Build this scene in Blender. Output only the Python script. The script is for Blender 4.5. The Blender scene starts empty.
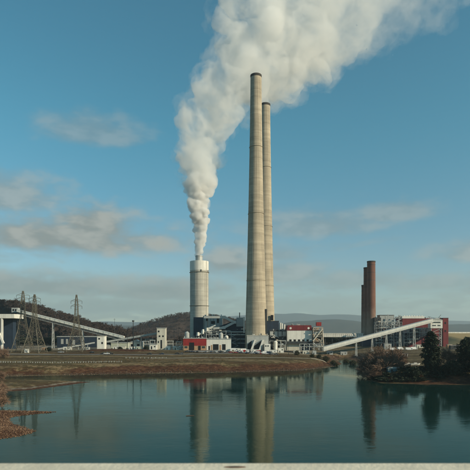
import bpy, bmesh, math, random
import numpy as np
from mathutils import Vector, Matrix, noise as mnoise

random.seed(7)
rng = np.random.default_rng(7)
SC = bpy.context.scene
COL = SC.collection
R = math.radians

# ------------------------------------------------------------------ camera
CAM_Z, F, HORIZ = 31.0, 500.0, 332.0           # eye height over the river, focal length and horizon in photograph pixels
cam = bpy.data.cameras.new('camera'); camo = bpy.data.objects.new('camera', cam); COL.objects.link(camo)
camo.location = (0, 0, CAM_Z); camo.rotation_euler = (R(90), 0, 0)
cam.sensor_width = 36; cam.lens = 36 * F / 470; cam.shift_y = (HORIZ - 235) / 470
cam.clip_start = 0.1; cam.clip_end = 40000
cam.dof.use_dof = True; cam.dof.focus_distance = 560; cam.dof.aperture_fstop = 6.3
SC.camera = camo

# ------------------------------------------------------------------ sun and sky
SUN_AZ, SUN_EL = R(117.0), R(24)               # azimuth from +Y towards +X
sdir = Vector((math.sin(SUN_AZ) * math.cos(SUN_EL), math.cos(SUN_AZ) * math.cos(SUN_EL), math.sin(SUN_EL)))
sun = bpy.data.lights.new('sun', 'SUN'); sun.energy = 5.0; sun.angle = R(0.53); sun.color = (1.0, 0.85, 0.62)
suno = bpy.data.objects.new('sun', sun); COL.objects.link(suno)
suno.rotation_euler = sdir.to_track_quat('Z', 'Y').to_euler(); suno.location = (300, -150, 300)

world = bpy.data.worlds.new('World'); SC.world = world; world.use_nodes = True
def build_world():
    nt = world.node_tree; N = nt.nodes; L = nt.links; N.clear()
    out = N.new('ShaderNodeOutputWorld'); bg = N.new('ShaderNodeBackground'); bg.inputs[1].default_value = 0.13
    L.new(bg.outputs[0], out.inputs[0])
    sky = N.new('ShaderNodeTexSky'); sky.sky_type = 'NISHITA'; sky.sun_disc = False
    sky.sun_elevation = SUN_EL; sky.sun_rotation = SUN_AZ
    sky.altitude = 200; sky.air_density = 1.0; sky.dust_density = 0.5; sky.ozone_density = 2.0
    def math_(op, a, b=None, clamp=False):
        n = N.new('ShaderNodeMath'); n.operation = op; n.use_clamp = clamp
        for i, v in enumerate((a, b)):
            if v is None: continue
            if isinstance(v, (int, float)): n.inputs[i].default_value = v
            else: L.new(v, n.inputs[i])
        return n.outputs[0]
    def mrange(v, a, b, c=0, d=1, smooth=True):
        n = N.new('ShaderNodeMapRange'); n.interpolation_type = 'SMOOTHSTEP' if smooth else 'LINEAR'
        L.new(v, n.inputs[0])
        for i, q in enumerate((a, b, c, d)): n.inputs[i + 1].default_value = q
        return n.outputs[0]
    def mix(f, a, b, typ='MIX'):
        n = N.new('ShaderNodeMix'); n.data_type = 'RGBA'; n.blend_type = typ
        for s, v in ((n.inputs[0], f), (n.inputs[6], a), (n.inputs[7], b)):
            if isinstance(v, (int, float)): s.default_value = v
            elif isinstance(v, tuple): s.default_value = (*v, 1)
            else: L.new(v, s)
        return n.outputs[2]
    tc = N.new('ShaderNodeTexCoord'); sep = N.new('ShaderNodeSeparateXYZ'); L.new(tc.outputs['Generated'], sep.inputs[0])
    az = math_('ARCTAN2', sep.outputs[0], sep.outputs[1])
    el = math_('ARCSINE', sep.outputs[2])
    base = mix(1.0, sky.outputs[0], mix(mrange(el, .02, .42), (.66, .72, .70), SKY_TINT), 'MULTIPLY')
    # stratified cloud noise in azimuth / elevation
    def cloud_noise(sx, sy, off, detail=6, rough=.55, dist=.4):
        cb = N.new('ShaderNodeCombineXYZ')
        L.new(math_('MULTIPLY', az, sx), cb.inputs[0]); L.new(math_('MULTIPLY', el, sy), cb.inputs[1]); cb.inputs[2].default_value = off
        n = N.new('ShaderNodeTexNoise'); n.inputs['Scale'].default_value = 1; n.inputs['Detail'].default_value = detail
        n.inputs['Roughness'].default_value = rough; n.inputs['Distortion'].default_value = dist
        L.new(cb.outputs[0], n.inputs['Vector']); return n.outputs[0]
    nA = cloud_noise(7, 26, 3.1); nB = cloud_noise(16, 60, 9.7); nC = cloud_noise(34, 110, 5.2)
    low = mrange(el, .30, .02)                                       # more cloud towards the horizon, all the way round
    low2 = mrange(el, .13, .03)
    f1 = mrange(math_('ADD', nA, math_('MULTIPLY', low, .10)), .57, .74)
    f2 = mrange(math_('ADD', nB, math_('MULTIPLY', low2, .24)), .58, .80)
    cover = math_('MAXIMUM', math_('MULTIPLY', f1, math_('MULTIPLY', low, .55)), math_('MULTIPLY', f2, math_('MULTIPLY', low2, .55)))
    # cloud banks standing at given bearings (degrees), each with its own noise-broken outline
    nD = cloud_noise(18, 34, 7.7, 5, .5, .1)
    lumps = math_('ADD', math_('MULTIPLY', math_('SUBTRACT', nB, .5), .35), math_('MULTIPLY', math_('SUBTRACT', nD, .5), 1.35))
    body = None
    for (baz, bel, raz, rel, wgt) in BANKS:
        da = math_('DIVIDE', math_('SUBTRACT', az, R(baz)), R(raz))
        de = math_('DIVIDE', math_('SUBTRACT', el, R(bel)), R(rel))
        de = math_('MULTIPLY', de, mrange(de, -.2, .2, 1.9, 1.0))     # flatter underside
        d = math_('SQRT', math_('ADD', math_('MULTIPLY', da, da), math_('MULTIPLY', de, de)))
        v = math_('ADD', math_('SUBTRACT', 1.0, d), lumps)
        v = math_('MULTIPLY', mrange(v, -.22, .70), wgt)
        body = v if body is None else math_('MAXIMUM', body, v)
    cover = math_('MAXIMUM', cover, body, True)
    shade = mrange(math_('ADD', math_('MULTIPLY', nC, .15), math_('MULTIPLY', nD, .85)), .40, .62)
    ccol = mix(shade, (2.05, 2.3, 2.15), (3.05, 3.2, 2.9))
    ccol = mix(mrange(el, .02, .14), (1.62, 2.02, 1.86), ccol)         # the lowest banks stand behind more air
    cover = math_('MULTIPLY', cover, mrange(el, -.03, 0))
    L.new(mix(cover, base, ccol), bg.inputs[0])
SKY_TINT = (0.45, 1.0, 0.88)
BANKS = ((-19, 9.8, 15.0, 3.2, .95), (-15.8, 11.0, 6.0, 3.4, .95), (-22, 9.6, 9.0, 2.6, .9), (-27, 13.6, 10.0, 3.6, .7), (-16.2, 20.8, 6.5, 2.6, .42), (-1.0, 7.6, 4.4, 2.6, .8),
         (9, 11.6, 9.0, 2.4, .5), (17.5, 12.6, 5.0, 1.7, .5), (4.5, 8.6, 5, 1.6, .5), (5.5, 6.4, 7, 2.2, .62), (26.5, 8.0, 6, 1.8, .6), (22.5, 5.0, 7, 1.3, .5),
         (-22, 4.6, 18, 2.4, .85), (-8, 4.4, 11, 2.2, .85), (-15, 2.6, 16, 2.0, .7), (13, 5.6, 8, 1.6, .55), (8, 3.0, 9, 1.4, .5))
build_world()

SC.view_settings.view_transform = 'Standard'; SC.view_settings.look = 'None'
SC.view_settings.exposure = 0.0; SC.view_settings.gamma = 1.0; SC.view_settings.use_curve_mapping = False
cy = SC.cycles
cy.use_denoising = True; cy.use_adaptive_sampling = True; cy.adaptive_threshold = 0.02
cy.max_bounces = 14; cy.diffuse_bounces = 3; cy.glossy_bounces = 3; cy.transmission_bounces = 4
cy.volume_bounces = 7; cy.transparent_max_bounces = 12; cy.volume_step_rate = 1.0; cy.volume_max_steps = 512
cy.sample_clamp_indirect = 8; cy.caustics_reflective = False; cy.caustics_refractive = False

# ------------------------------------------------------------------ helpers
def X(px, Y): return (px - 235.0) / F * Y
def Z(py, Y): return CAM_Z - (py - HORIZ) / F * Y
def at(px, py, Y): return Vector((X(px, Y), Y, Z(py, Y)))

MATS = {}
def mat(name, col, rough=.75, var=.18, scale=.4, metal=0.0, bump=0.0, bscale=None, streak=0.0, ribs=0.0, ribw=.4, col2=None, spec=.3, bands=0.0):
    if name in MATS: return MATS[name]
    m = bpy.data.materials.new(name); m.use_nodes = True; MATS[name] = m
    nt = m.node_tree; N = nt.nodes; L = nt.links; b = N['Principled BSDF']
    b.inputs['Roughness'].default_value = rough; b.inputs['Metallic'].default_value = metal
    b.inputs['Specular IOR Level'].default_value = spec
    tc = N.new('ShaderNodeTexCoord')
    n = N.new('ShaderNodeTexNoise'); n.inputs['Scale'].default_value = scale; n.inputs['Detail'].default_value = 6; n.inputs['Roughness'].default_value = .6
    L.new(tc.outputs['Object'], n.inputs['Vector'])
    r = N.new('ShaderNodeMapRange'); r.inputs[1].default_value = .3; r.inputs[2].default_value = .7
    L.new(n.outputs[0], r.inputs[0])
    mx = N.new('ShaderNodeMix'); mx.data_type = 'RGBA'; L.new(r.outputs[0], mx.inputs[0])
    c2 = col2 or tuple(min(1, c * (1 + var)) for c in col)
    c1 = col if col2 else tuple(c * (1 - var) for c in col)
    mx.inputs[6].default_value = (*c1, 1); mx.inputs[7].default_value = (*c2, 1)
    colour = mx.outputs[2]
    if streak:
        mp = N.new('ShaderNodeMapping'); mp.inputs['Scale'].default_value = (.9, .9, .02); L.new(tc.outputs['Object'], mp.inputs[0])
        s = N.new('ShaderNodeTexNoise'); s.inputs['Scale'].default_value = .8; s.inputs['Detail'].default_value = 5; L.new(mp.outputs[0], s.inputs['Vector'])
        sr = N.new('ShaderNodeMapRange'); sr.inputs[1].default_value = .45; sr.inputs[2].default_value = .75; sr.inputs[3].default_value = 1; sr.inputs[4].default_value = 1 - streak
        L.new(s.outputs[0], sr.inputs[0])
        mm = N.new('ShaderNodeMix'); mm.data_type = 'RGBA'; mm.blend_type = 'MULTIPLY'; mm.inputs[0].default_value = 1
        L.new(colour, mm.inputs[6]); L.new(sr.outputs[0], mm.inputs[7]); colour = mm.outputs[2]
    if bands:
        mp = N.new('ShaderNodeMapping'); mp.inputs['Scale'].default_value = (.012, .012, .22); L.new(tc.outputs['Object'], mp.inputs[0])
        s = N.new('ShaderNodeTexNoise'); s.inputs['Scale'].default_value = 1; s.inputs['Detail'].default_value = 6; s.inputs['Roughness'].default_value = .7; L.new(mp.outputs[0], s.inputs['Vector'])
        sr = N.new('ShaderNodeMapRange'); sr.inputs[1].default_value = .36; sr.inputs[2].default_value = .66; sr.inputs[3].default_value = 1 - bands; sr.inputs[4].default_value = 1 + bands * .4
        L.new(s.outputs[0], sr.inputs[0]); mm = N.new('ShaderNodeMix'); mm.data_type = 'RGBA'; mm.blend_type = 'MULTIPLY'; mm.inputs[0].default_value = 1
        L.new(colour, mm.inputs[6]); L.new(sr.outputs[0], mm.inputs[7]); colour = mm.outputs[2]
    L.new(colour, b.inputs['Base Color'])
    h = None
    if ribs:
        sp = N.new('ShaderNodeSeparateXYZ'); L.new(tc.outputs['Object'], sp.inputs[0])
        ad = N.new('ShaderNodeMath'); L.new(sp.outputs[0], ad.inputs[0]); L.new(sp.outputs[1], ad.inputs[1])
        ml = N.new('ShaderNodeMath'); ml.operation = 'MULTIPLY'; L.new(ad.outputs[0], ml.inputs[0]); ml.inputs[1].default_value = 2 * math.pi / ribw
        sn = N.new('ShaderNodeMath'); sn.operation = 'SINE'; L.new(ml.outputs[0], sn.inputs[0]); h = sn.outputs[0]
        bp = N.new('ShaderNodeBump'); bp.inputs['Strength'].default_value = ribs; bp.inputs['Distance'].default_value = ribw * .2
        L.new(h, bp.inputs['Height']); L.new(bp.outputs[0], b.inputs['Normal'])
    elif bump:
        n2 = N.new('ShaderNodeTexNoise'); n2.inputs['Scale'].default_value = bscale or scale * 4; n2.inputs['Detail'].default_value = 5
        L.new(tc.outputs['Object'], n2.inputs['Vector'])
        bp = N.new('ShaderNodeBump'); bp.inputs['Strength'].default_value = bump; bp.inputs['Distance'].default_value = .3
        L.new(n2.outputs[0], bp.inputs['Height']); L.new(bp.outputs[0], b.inputs['Normal'])
    return m

class MB:
    """collects shapes in world coordinates; build() links them as one mesh object under a parent"""
    def __init__(s): s.v = []; s.f = []
    def add(s, vs, fs):
        o = len(s.v); s.v += [tuple(v) for v in vs]; s.f += [tuple(i + o for i in f) for f in fs]; return s
    def box(s, x0, x1, y0, y1, z0, z1):
        return s.add([(x0,y0,z0),(x1,y0,z0),(x1,y1,z0),(x0,y1,z0),(x0,y0,z1),(x1,y0,z1),(x1,y1,z1),(x0,y1,z1)],
                     [(0,3,2,1),(4,5,6,7),(0,1,5,4),(1,2,6,5),(2,3,7,6),(3,0,4,7)])
    def pbox(s, p0, p1, y0, y1, Y, d, z0=None, z1=None):
        """box whose front face (at distance Y) spans the bearings p0-p1 and heights y0(top)-y1(bottom)"""
        return s.box(X(p0, Y), X(p1, Y), Y, Y + d, Z(y1, Y) if z0 is None else z0, Z(y0, Y) if z1 is None else z1)
    def prism(s, pts, y0, y1):
        """front-view outline [(x,z)] extruded from y0 to y1"""
        n = len(pts); vs = [(x, y0, z) for x, z in pts] + [(x, y1, z) for x, z in pts]
        fs = [tuple(range(n))[::-1], tuple(range(n, 2 * n))] + [(i, (i + 1) % n, n + (i + 1) % n, n + i) for i in range(n)]
        a = sum(pts[i][0] * pts[(i+1) % n][1] - pts[(i+1) % n][0] * pts[i][1] for i in range(n))
        if a > 0: fs = [f[::-1] for f in fs]
        return s.add(vs, [f[::-1] for f in fs])
    def beam(s, a, b, w, h=None):
        a = Vector(a); b = Vector(b); h = h or w; d = (b - a).normalized()
        up = Vector((0, 0, 1)) if abs(d.z) < .95 else Vector((0, 1, 0))
        u = d.cross(up).normalized() * w / 2; t = u.cross(d).normalized() * h / 2
        vs = [a - u - t, a + u - t, a + u + t, a - u + t, b - u - t, b + u - t, b + u + t, b - u + t]
        return s.add(vs, [(3,2,1,0),(4,5,6,7),(0,1,5,4),(1,2,6,5),(2,3,7,6),(3,0,4,7)])
    def tube(s, a, b, r0, r1=None, n=8, cap=True):
        a = Vector(a); b = Vector(b); r1 = r0 if r1 is None else r1; d = (b - a).normalized()
        up = Vector((0, 0, 1)) if abs(d.z) < .95 else Vector((0, 1, 0))
        u = d.cross(up).normalized(); t = u.cross(d).normalized(); vs = []
        for c, r in ((a, r0), (b, r1)):
            vs += [c + (u * math.cos(2*math.pi*i/n) + t * math.sin(2*math.pi*i/n)) * r for i in range(n)]
        fs = [((i + 1) % n, i, n + i, n + (i + 1) % n) for i in range(n)]
        if cap: fs += [tuple(range(n)), tuple(range(2 * n - 1, n - 1, -1))]
        return s.add(vs, fs)
    def lathe(s, c, prof, n=48, close=False):
        """prof [(r,z)] revolved round the vertical through c"""
        vs = []
        for r, z in prof:
            vs += [(c[0] + r * math.cos(2*math.pi*i/n), c[1] + r * math.sin(2*math.pi*i/n), z) for i in range(n)]
        fs = [(k*n + i, k*n + (i+1) % n, (k+1)*n + (i+1) % n, (k+1)*n + i) for k in range(len(prof) - 1) for i in range(n)]
        if close: fs += [tuple((len(prof)-1)*n + i for i in range(n))]
        return s.add(vs, fs)
    def build(s, name, m, parent=None, smooth=False, sharp=28):
        off = parent_loc(parent)
        me = bpy.data.meshes.new(name)
        me.from_pydata([(v[0]-off.x, v[1]-off.y, v[2]-off.z) for v in s.v], [], s.f)
        if smooth: me.polygons.foreach_set('use_smooth', [True] * len(me.polygons)); me.set_sharp_from_angle(angle=R(sharp))
        me.materials.append(m); me.update()
        o = bpy.data.objects.new(name, me); COL.objects.link(o); o.parent = parent
        return o
def parent_loc(p):
    v = Vector((0, 0, 0))
    while p is not None: v += p.location; p = p.parent
    return v
def tag(o, label, cat, group=None, kind=None):
    o['label'] = label; o['category'] = cat
    if group: o['group'] = group
    if kind: o['kind'] = kind
    return o
def thing(name, label, cat, loc, group=None):
    o = bpy.data.objects.new(name, None); COL.objects.link(o); o.location = loc; o.empty_display_size = .5
    return tag(o, label, cat, group)
def mesh_np(name, verts, faces, m, parent=None, smooth=False):
    me = bpy.data.meshes.new(name); verts = np.asarray(verts, np.float32); faces = np.asarray(faces, np.int32)
    me.vertices.add(len(verts)); me.vertices.foreach_set('co', verts.ravel())
    k = faces.shape[1]; me.loops.add(faces.size); me.loops.foreach_set('vertex_index', faces.ravel())
    me.polygons.add(len(faces)); me.polygons.foreach_set('loop_start', np.arange(0, faces.size, k, dtype=np.int32))
    me.polygons.foreach_set('loop_total', np.full(len(faces), k, np.int32))
    if smooth: me.polygons.foreach_set('use_smooth', np.ones(len(faces), bool))
    me.update(calc_edges=True); me.validate()
    if m: me.materials.append(m)
    o = bpy.data.objects.new(name, me); COL.objects.link(o); o.parent = parent
    return o
def fbm(x, y, seed=0, octs=4, base=.01):
    """cheap smooth value noise, vectorised"""
    out = np.zeros_like(x, dtype=float); amp = 1.0; fr = base; tot = 0
    for o in range(octs):
        u = x * fr + seed * 17.3 + o * 31.7; v = y * fr + seed * 7.1 + o * 13.9
        iu = np.floor(u); iv = np.floor(v); fu = u - iu; fv = v - iv
        fu = fu*fu*(3-2*fu); fv = fv*fv*(3-2*fv)
        h = lambda a, b: (np.sin(a * 127.1 + b * 311.7 + seed * 3.3) * 43758.5453) % 1.0
        n = (h(iu,iv)*(1-fu) + h(iu+1,iv)*fu)*(1-fv) + (h(iu,iv+1)*(1-fu) + h(iu+1,iv+1)*fu)*fv
        out += (n - .5) * 2 * amp; tot += amp; amp *= .5; fr *= 2.05
    return out / tot

# ------------------------------------------------------------------ terrain
def shore(pts): return np.array([((px - 235.0) / F * (CAM_Z * F / (py - HORIZ)), CAM_Z * F / (py - HORIZ)) for px, py in pts])
MAIN = np.vstack([[(-18900, 420)], [(-900, 345)], shore([(-200,377),(-60,377),(0,376.5),(60,375.5),(100,374.5),(150,373.5),(200,373),(250,372),(300,370.5),(325,368),(338,365.8),
    (342,363.8),(339,361.5),(338,359.4),(345,358.4),(354,360.5),(359,366),(362,373),(367,380.5),(380,383),(420,384.5),(470,385),(560,386),(700,387)]), [(600, 250)], [(18900, 150)], [(18900, 16400)], [(-18900, 16400)]])
SPIT1 = shore([(92,382),(60,386),(30,390),(0,392),(-40,394),(-140,396),(-140,378.5),(-20,379),(10,379.5),(40,380),(70,381)])
SPIT2 = shore([(55,412),(40,413.6),(22,415.5),(11,417.5),(9,420.5),(13,423),(25,427.5),(37,431),(33,433),(20,436.3),(0,439),(-40,443),(-150,450),(-150,400),(-40,404),(-6,408),(0,410.8),(25,411)])
def sdist(P, poly):
    """signed distance, positive inside"""
    d = np.full(len(P), 1e18); ins = np.zeros(len(P), bool); n = len(poly)
    for i in range(n):
        a = poly[i]; b = poly[(i + 1) % n]; e = b - a; w = P - a
        t = np.clip((w @ e) / (e @ e), 0, 1); q = w - t[:, None] * e; d = np.minimum(d, (q * q).sum(1))
        c = ((a[1] <= P[:, 1]) != (b[1] <= P[:, 1]))
        with np.errstate(divide='ignore', invalid='ignore'):
            xx = a[0] + (P[:, 1] - a[1]) / (b[1] - a[1]) * e[0]
        ins ^= c & (P[:, 0] < xx)
    return np.where(ins, 1, -1) * np.sqrt(d)
def terrain(x, y):
    x = np.asarray(x, float); y = np.asarray(y, float); P = np.stack([x, y], 1)
    w = fbm(x, y, 1, 4, .05) * 3.0
    d0 = sdist(P, MAIN)
    d = d0 + w * np.clip(np.abs(d0) / 6, .45, 1)
    z = np.interp(d, [-60, -10, 0, 5, 8, 15, 22, 60, 130, 400, 9000], [-4, -1.6, 0, .35, .9, 4.4, 6.5, 8.6, 12, 12, 12])
    z += np.clip(d / 30, 0, 1) * fbm(x, y, 2, 4, .03) * .45 * np.clip((520 - y) / 60, 0, 1)
    z += np.clip(1 - np.abs(d - 13) / 11, 0, 1) * fbm(x, y * .5, 21, 4, .07) * 1.5          # gullies in the eroded bank
    bx = X(118, 500)                                                  # low earth berm by the coal yard
    z += 2.0 * np.exp(-((x - bx) / 38) ** 4 - ((y - 497) / 9) ** 2) * (1 + .5 * fbm(x, y, 5, 3, .08))
    for k, (S, slope, top) in enumerate(((SPIT1, .11, 1.7), (SPIT2, .16, 1.5))):
        s0 = sdist(P, S); s = s0 + w * .4
        z = np.maximum(z, np.where(s > -12, np.minimum(s * slope, top) + np.clip(s / 8, 0, 1) * fbm(x, y, 3 + k, 3, .09) * .35, -4))
    return z
def hz(x, y): return float(terrain([x], [y])[0])

def ground_material():
    m = bpy.data.materials.new('winter_grass_and_soil'); m.use_nodes = True
    nt = m.node_tree; N = nt.nodes; L = nt.links; b = N['Principled BSDF']; b.inputs['Roughness'].default_value = .95; b.inputs['Specular IOR Level'].default_value = .1
    geo = N.new('ShaderNodeNewGeometry')
    def noise(scale, stretch=(1, 1, 1), det=6):
        mp = N.new('ShaderNodeMapping'); mp.inputs['Scale'].default_value = stretch; L.new(geo.outputs['Position'], mp.inputs[0])
        n = N.new('ShaderNodeTexNoise'); n.inputs['Scale'].default_value = scale; n.inputs['Detail'].default_value = det; n.inputs['Roughness'].default_value = .62
        L.new(mp.outputs[0], n.inputs['Vector']); return n.outputs[0]
    def ramp(v, stops):
        r = N.new('ShaderNodeValToRGB'); L.new(v, r.inputs[0]); e = r.color_ramp.elements
        e[0].position, e[0].color = stops[0][0], (*stops[0][1], 1); e[1].position, e[1].color = stops[-1][0], (*stops[-1][1], 1)
        for p, c in stops[1:-1]: q = e.new(p); q.color = (*c, 1)
        return r.outputs[0]
    def mix(f, a, c):
        n = N.new('ShaderNodeMix'); n.data_type = 'RGBA'; L.new(f, n.inputs[0]); L.new(a, n.inputs[6]); L.new(c, n.inputs[7]); return n.outputs[2]
    gn = N.new('ShaderNodeMix'); gn.data_type = 'FLOAT'; gn.inputs[0].default_value = .38; L.new(noise(.075, (.16, 1, 1), 9), gn.inputs[2]); L.new(noise(.5, (.5, 1, 1), 6), gn.inputs[3])
    grass = ramp(gn.outputs[0], [(.36, (.026, .019, .011)), (.44, (.088, .056, .029)), (.50, (.062, .050, .022)), (.56, (.21, .152, .086)), (.64, (.090, .066, .031))])
    soil = ramp(noise(.35, (1, 1, 2.5), 8), [(.28, (.022, .012, .008)), (.5, (.068, .032, .018)), (.72, (.13, .072, .042))])
    grav = ramp(noise(.5, (1, 1, 1), 6), [(.3, (.16, .135, .10)), (.7, (.30, .26, .20))])
    a1 = N.new('ShaderNodeAttribute'); a1.attribute_name = 'soil'; a2 = N.new('ShaderNodeAttribute'); a2.attribute_name = 'gravel'
    def edge(att, sc):
        ad = N.new('ShaderNodeMath'); ad.operation = 'ADD'; L.new(att.outputs['Fac'], ad.inputs[0])
        s = N.new('ShaderNodeMath'); s.operation = 'MULTIPLY_ADD'; L.new(noise(sc), s.inputs[0]); s.inputs[1].default_value = 1.1; s.inputs[2].default_value = -.55
        L.new(s.outputs[0], ad.inputs[1])
        r = N.new('ShaderNodeMapRange'); r.inputs[1].default_value = .36; r.inputs[2].default_value = .64; L.new(ad.outputs[0], r.inputs[0]); return r.outputs[0]
    c = mix(edge(a1, .25), grass, soil); c = mix(edge(a2, .4), c, grav)
    L.new(c, b.inputs['Base Color'])
    bp = N.new('ShaderNodeBump'); bp.inputs['Strength'].default_value = .7; bp.inputs['Distance'].default_value = .5
    L.new(noise(1.3), bp.inputs['Height']); L.new(bp.outputs[0], b.inputs['Normal'])
    return m
def build_ground():
    xs = np.concatenate([np.linspace(-19000, -700, 50)[:-1], np.linspace(-700, -330, 60)[:-1], np.linspace(-330, 330, 300), np.linspace(330, 700, 60)[1:], np.linspace(700, 19000, 50)[1:]])
    ys = np.concatenate([np.linspace(-200, 120, 8)[:-1], np.linspace(120, 240, 90)[:-1], np.linspace(240, 560, 200)[:-1], np.linspace(560, 900, 60)[:-1], np.linspace(900, 16500, 70)])
    gx, gy = np.meshgrid(xs, ys); x = gx.ravel(); y = gy.ravel(); z = terrain(x, y)
    nx, ny = len(xs), len(ys); i = np.arange(nx * ny).reshape(ny, nx)
    faces = np.stack([i[:-1, :-1].ravel(), i[:-1, 1:].ravel(), i[1:, 1:].ravel(), i[1:, :-1].ravel()], 1)
    o = mesh_np('ground', np.stack([x, y, z], 1), faces, ground_material(), smooth=True)
    o['kind'] = 'structure'; o['label'] = 'winter grass river bank and plant yard'
    # soil map: eroded bank face, spits, berm; gravel map: plant yard, beach line
    P = np.stack([x, y], 1); d = sdist(P, MAIN); s1 = sdist(P, SPIT1); s2 = sdist(P, SPIT2)
    soil = np.clip(1.0 - np.abs(d - 9) / 13, 0, 1) * (1 + .8 * fbm(x, y, 22, 4, .035))
    soil = np.maximum(soil, np.where(s2 > -6, .95, 0)); soil = np.maximum(soil, np.where(s1 > -6, np.clip(1 - s1 / 14, .1, 1), 0))
    bx = X(118, 500); soil = np.maximum(soil, 1.2 * np.exp(-((x - bx) / 40) ** 4 - ((y - 496) / 11) ** 2))
    soil = np.maximum(soil, .55 * np.exp(-((y - 470) / 8) ** 2) * (x < -60))
    grav = np.where(x > 95, .36, .6) * np.clip((y - 505) / 25, 0, 1) * (np.abs(x) < 420) * (y < 900)
    grav = np.maximum(grav, .62 * np.exp(-((d - 56) / 3.5) ** 2) * (x > -20) * (x < 130) * (y > 400) * 0)
    grav = np.maximum(grav, .75 * np.exp(-((d - 3) / 2.2) ** 2) * (x > -60) * (x < 100) * (y > 370) * .55)
    grav = np.maximum(grav, .6 * np.exp(-((s1 - 5) / 2.5) ** 2))
    for nm, arr in (('soil', soil), ('gravel', grav)):
        a = o.data.attributes.new(nm, 'FLOAT', 'POINT'); a.data.foreach_set('value', arr.astype(np.float32))
build_ground()

def build_water():
    m = bpy.data.materials.new('river_water'); m.use_nodes = True
    nt = m.node_tree; N = nt.nodes; L = nt.links; b = N['Principled BSDF']
    geo = N.new('ShaderNodeNewGeometry')
    def noise(scale, st, det, dist=0):
        mp = N.new('ShaderNodeMapping'); mp.inputs['Scale'].default_value = st; L.new(geo.outputs['Position'], mp.inputs[0])
        n = N.new('ShaderNodeTexNoise'); n.inputs['Scale'].default_value = scale; n.inputs['Detail'].default_value = det; n.inputs['Distortion'].default_value = dist
        L.new(mp.outputs[0], n.inputs['Vector']); return n.outputs[0]
    patch = noise(.012, (.35, 1.3, 1), 4, .6)                       # calm slicks and ruffled lanes
    pr = N.new('ShaderNodeMapRange'); pr.inputs[1].default_value = .40; pr.inputs[2].default_value = .62; pr.inputs[3].default_value = .35; pr.inputs[4].default_value = 1.0; L.new(patch, pr.inputs[0])
    rr = N.new('ShaderNodeMapRange'); rr.inputs[1].default_value = .40; rr.inputs[2].default_value = .62; rr.inputs[3].default_value = .05; rr.inputs[4].default_value = .12; L.new(patch, rr.inputs[0])
    gl = N.new('ShaderNodeBsdfGlossy'); gl.inputs['Color'].default_value = (.66, .72, .63, 1); L.new(rr.outputs[0], gl.inputs['Roughness'])   # murky green water
    df = N.new('ShaderNodeBsdfDiffuse'); df.inputs['Color'].default_value = (.006, .026, .022, 1); fr = N.new('ShaderNodeFresnel'); fr.inputs['IOR'].default_value = 1.333
    ms = N.new('ShaderNodeMixShader'); L.new(fr.outputs[0], ms.inputs[0]); L.new(df.outputs[0], ms.inputs[1]); L.new(gl.outputs[0], ms.inputs[2]); N.remove(b)
    L.new(ms.outputs[0], [q for q in N if q.type == 'OUTPUT_MATERIAL'][0].inputs[0])
    w1 = noise(.6, (.6, 1, 1), 2); w2 = noise(.14, (.5, 1, 1), 3)
    ad = N.new('ShaderNodeMath'); ad.operation = 'MULTIPLY_ADD'; L.new(w2, ad.inputs[0]); ad.inputs[1].default_value = 2.2; L.new(w1, ad.inputs[2])
    bp = N.new('ShaderNodeBump'); bp.inputs['Distance'].default_value = .034; L.new(pr.outputs[0], bp.inputs['Strength'])
    L.new(ad.outputs[0], bp.inputs['Height'])
    for q in (gl, fr, df): L.new(bp.outputs[0], q.inputs['Normal'])
    o = MB().add([(-7990, -199, 0), (7990, -199, 0), (7990, 1200, 0), (-7990, 1200, 0)], [(0, 1, 2, 3)]).build('water', m)
    o['kind'] = 'structure'; o['label'] = 'calm teal river reflecting the plant'
build_water()
#@@
# ------------------------------------------------------------------ hills
M_wood = mat('bare_woodland', (.035, .026, .021), .95, 0, .02, col2=(.075, .052, .040))
M_wood_far = mat('far_woodland', (.03, .035, .025), .95, 0, .004, col2=(.055, .055, .04))
M_twig = mat('bare_twigs', (.055, .040, .033), .95, .3, .05)
M_twig2 = mat('evergreen_dark', (.016, .024, .012), .95, .3, .05)
def ridge(name, label, prof, Y, halfdepth, rough_, seed, m, zbase=11, n=140, nd=24, base=.02):
    """prof: [(px, py)] of the skyline as seen from the bridge"""
    pxs = np.linspace(prof[0][0], prof[-1][0], n); top = CAM_Z - (np.interp(pxs, [p[0] for p in prof], [p[1] for p in prof]) - HORIZ) / F * Y
    t = np.linspace(-1, 1, nd)
    gx, gt = np.meshgrid((pxs - 235) / F * Y, t); gtop, _ = np.meshgrid(top, t)
    x = gx.ravel(); tt = gt.ravel(); y = Y + tt * halfdepth + fbm(x, tt * 0, seed + 5, 3, base * .3) * halfdepth * .2
    k = np.cos(np.clip(tt, -1, 1) * math.pi / 2) ** 1.3
    z = zbase - 3 + (gtop.ravel() - zbase + 3) * k + fbm(x, y, seed, 4, base) * rough_ * np.minimum(k * 3, 1)
    i = np.arange(n * nd).reshape(nd, n)
    faces = np.stack([i[:-1, :-1].ravel(), i[:-1, 1:].ravel(), i[1:, 1:].ravel(), i[1:, :-1].ravel()], 1)
    o = mesh_np(name, np.stack([x, y, z], 1), faces, m, smooth=True); o['kind'] = 'structure'; o['label'] = label
    return x, y, z, tt
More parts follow.
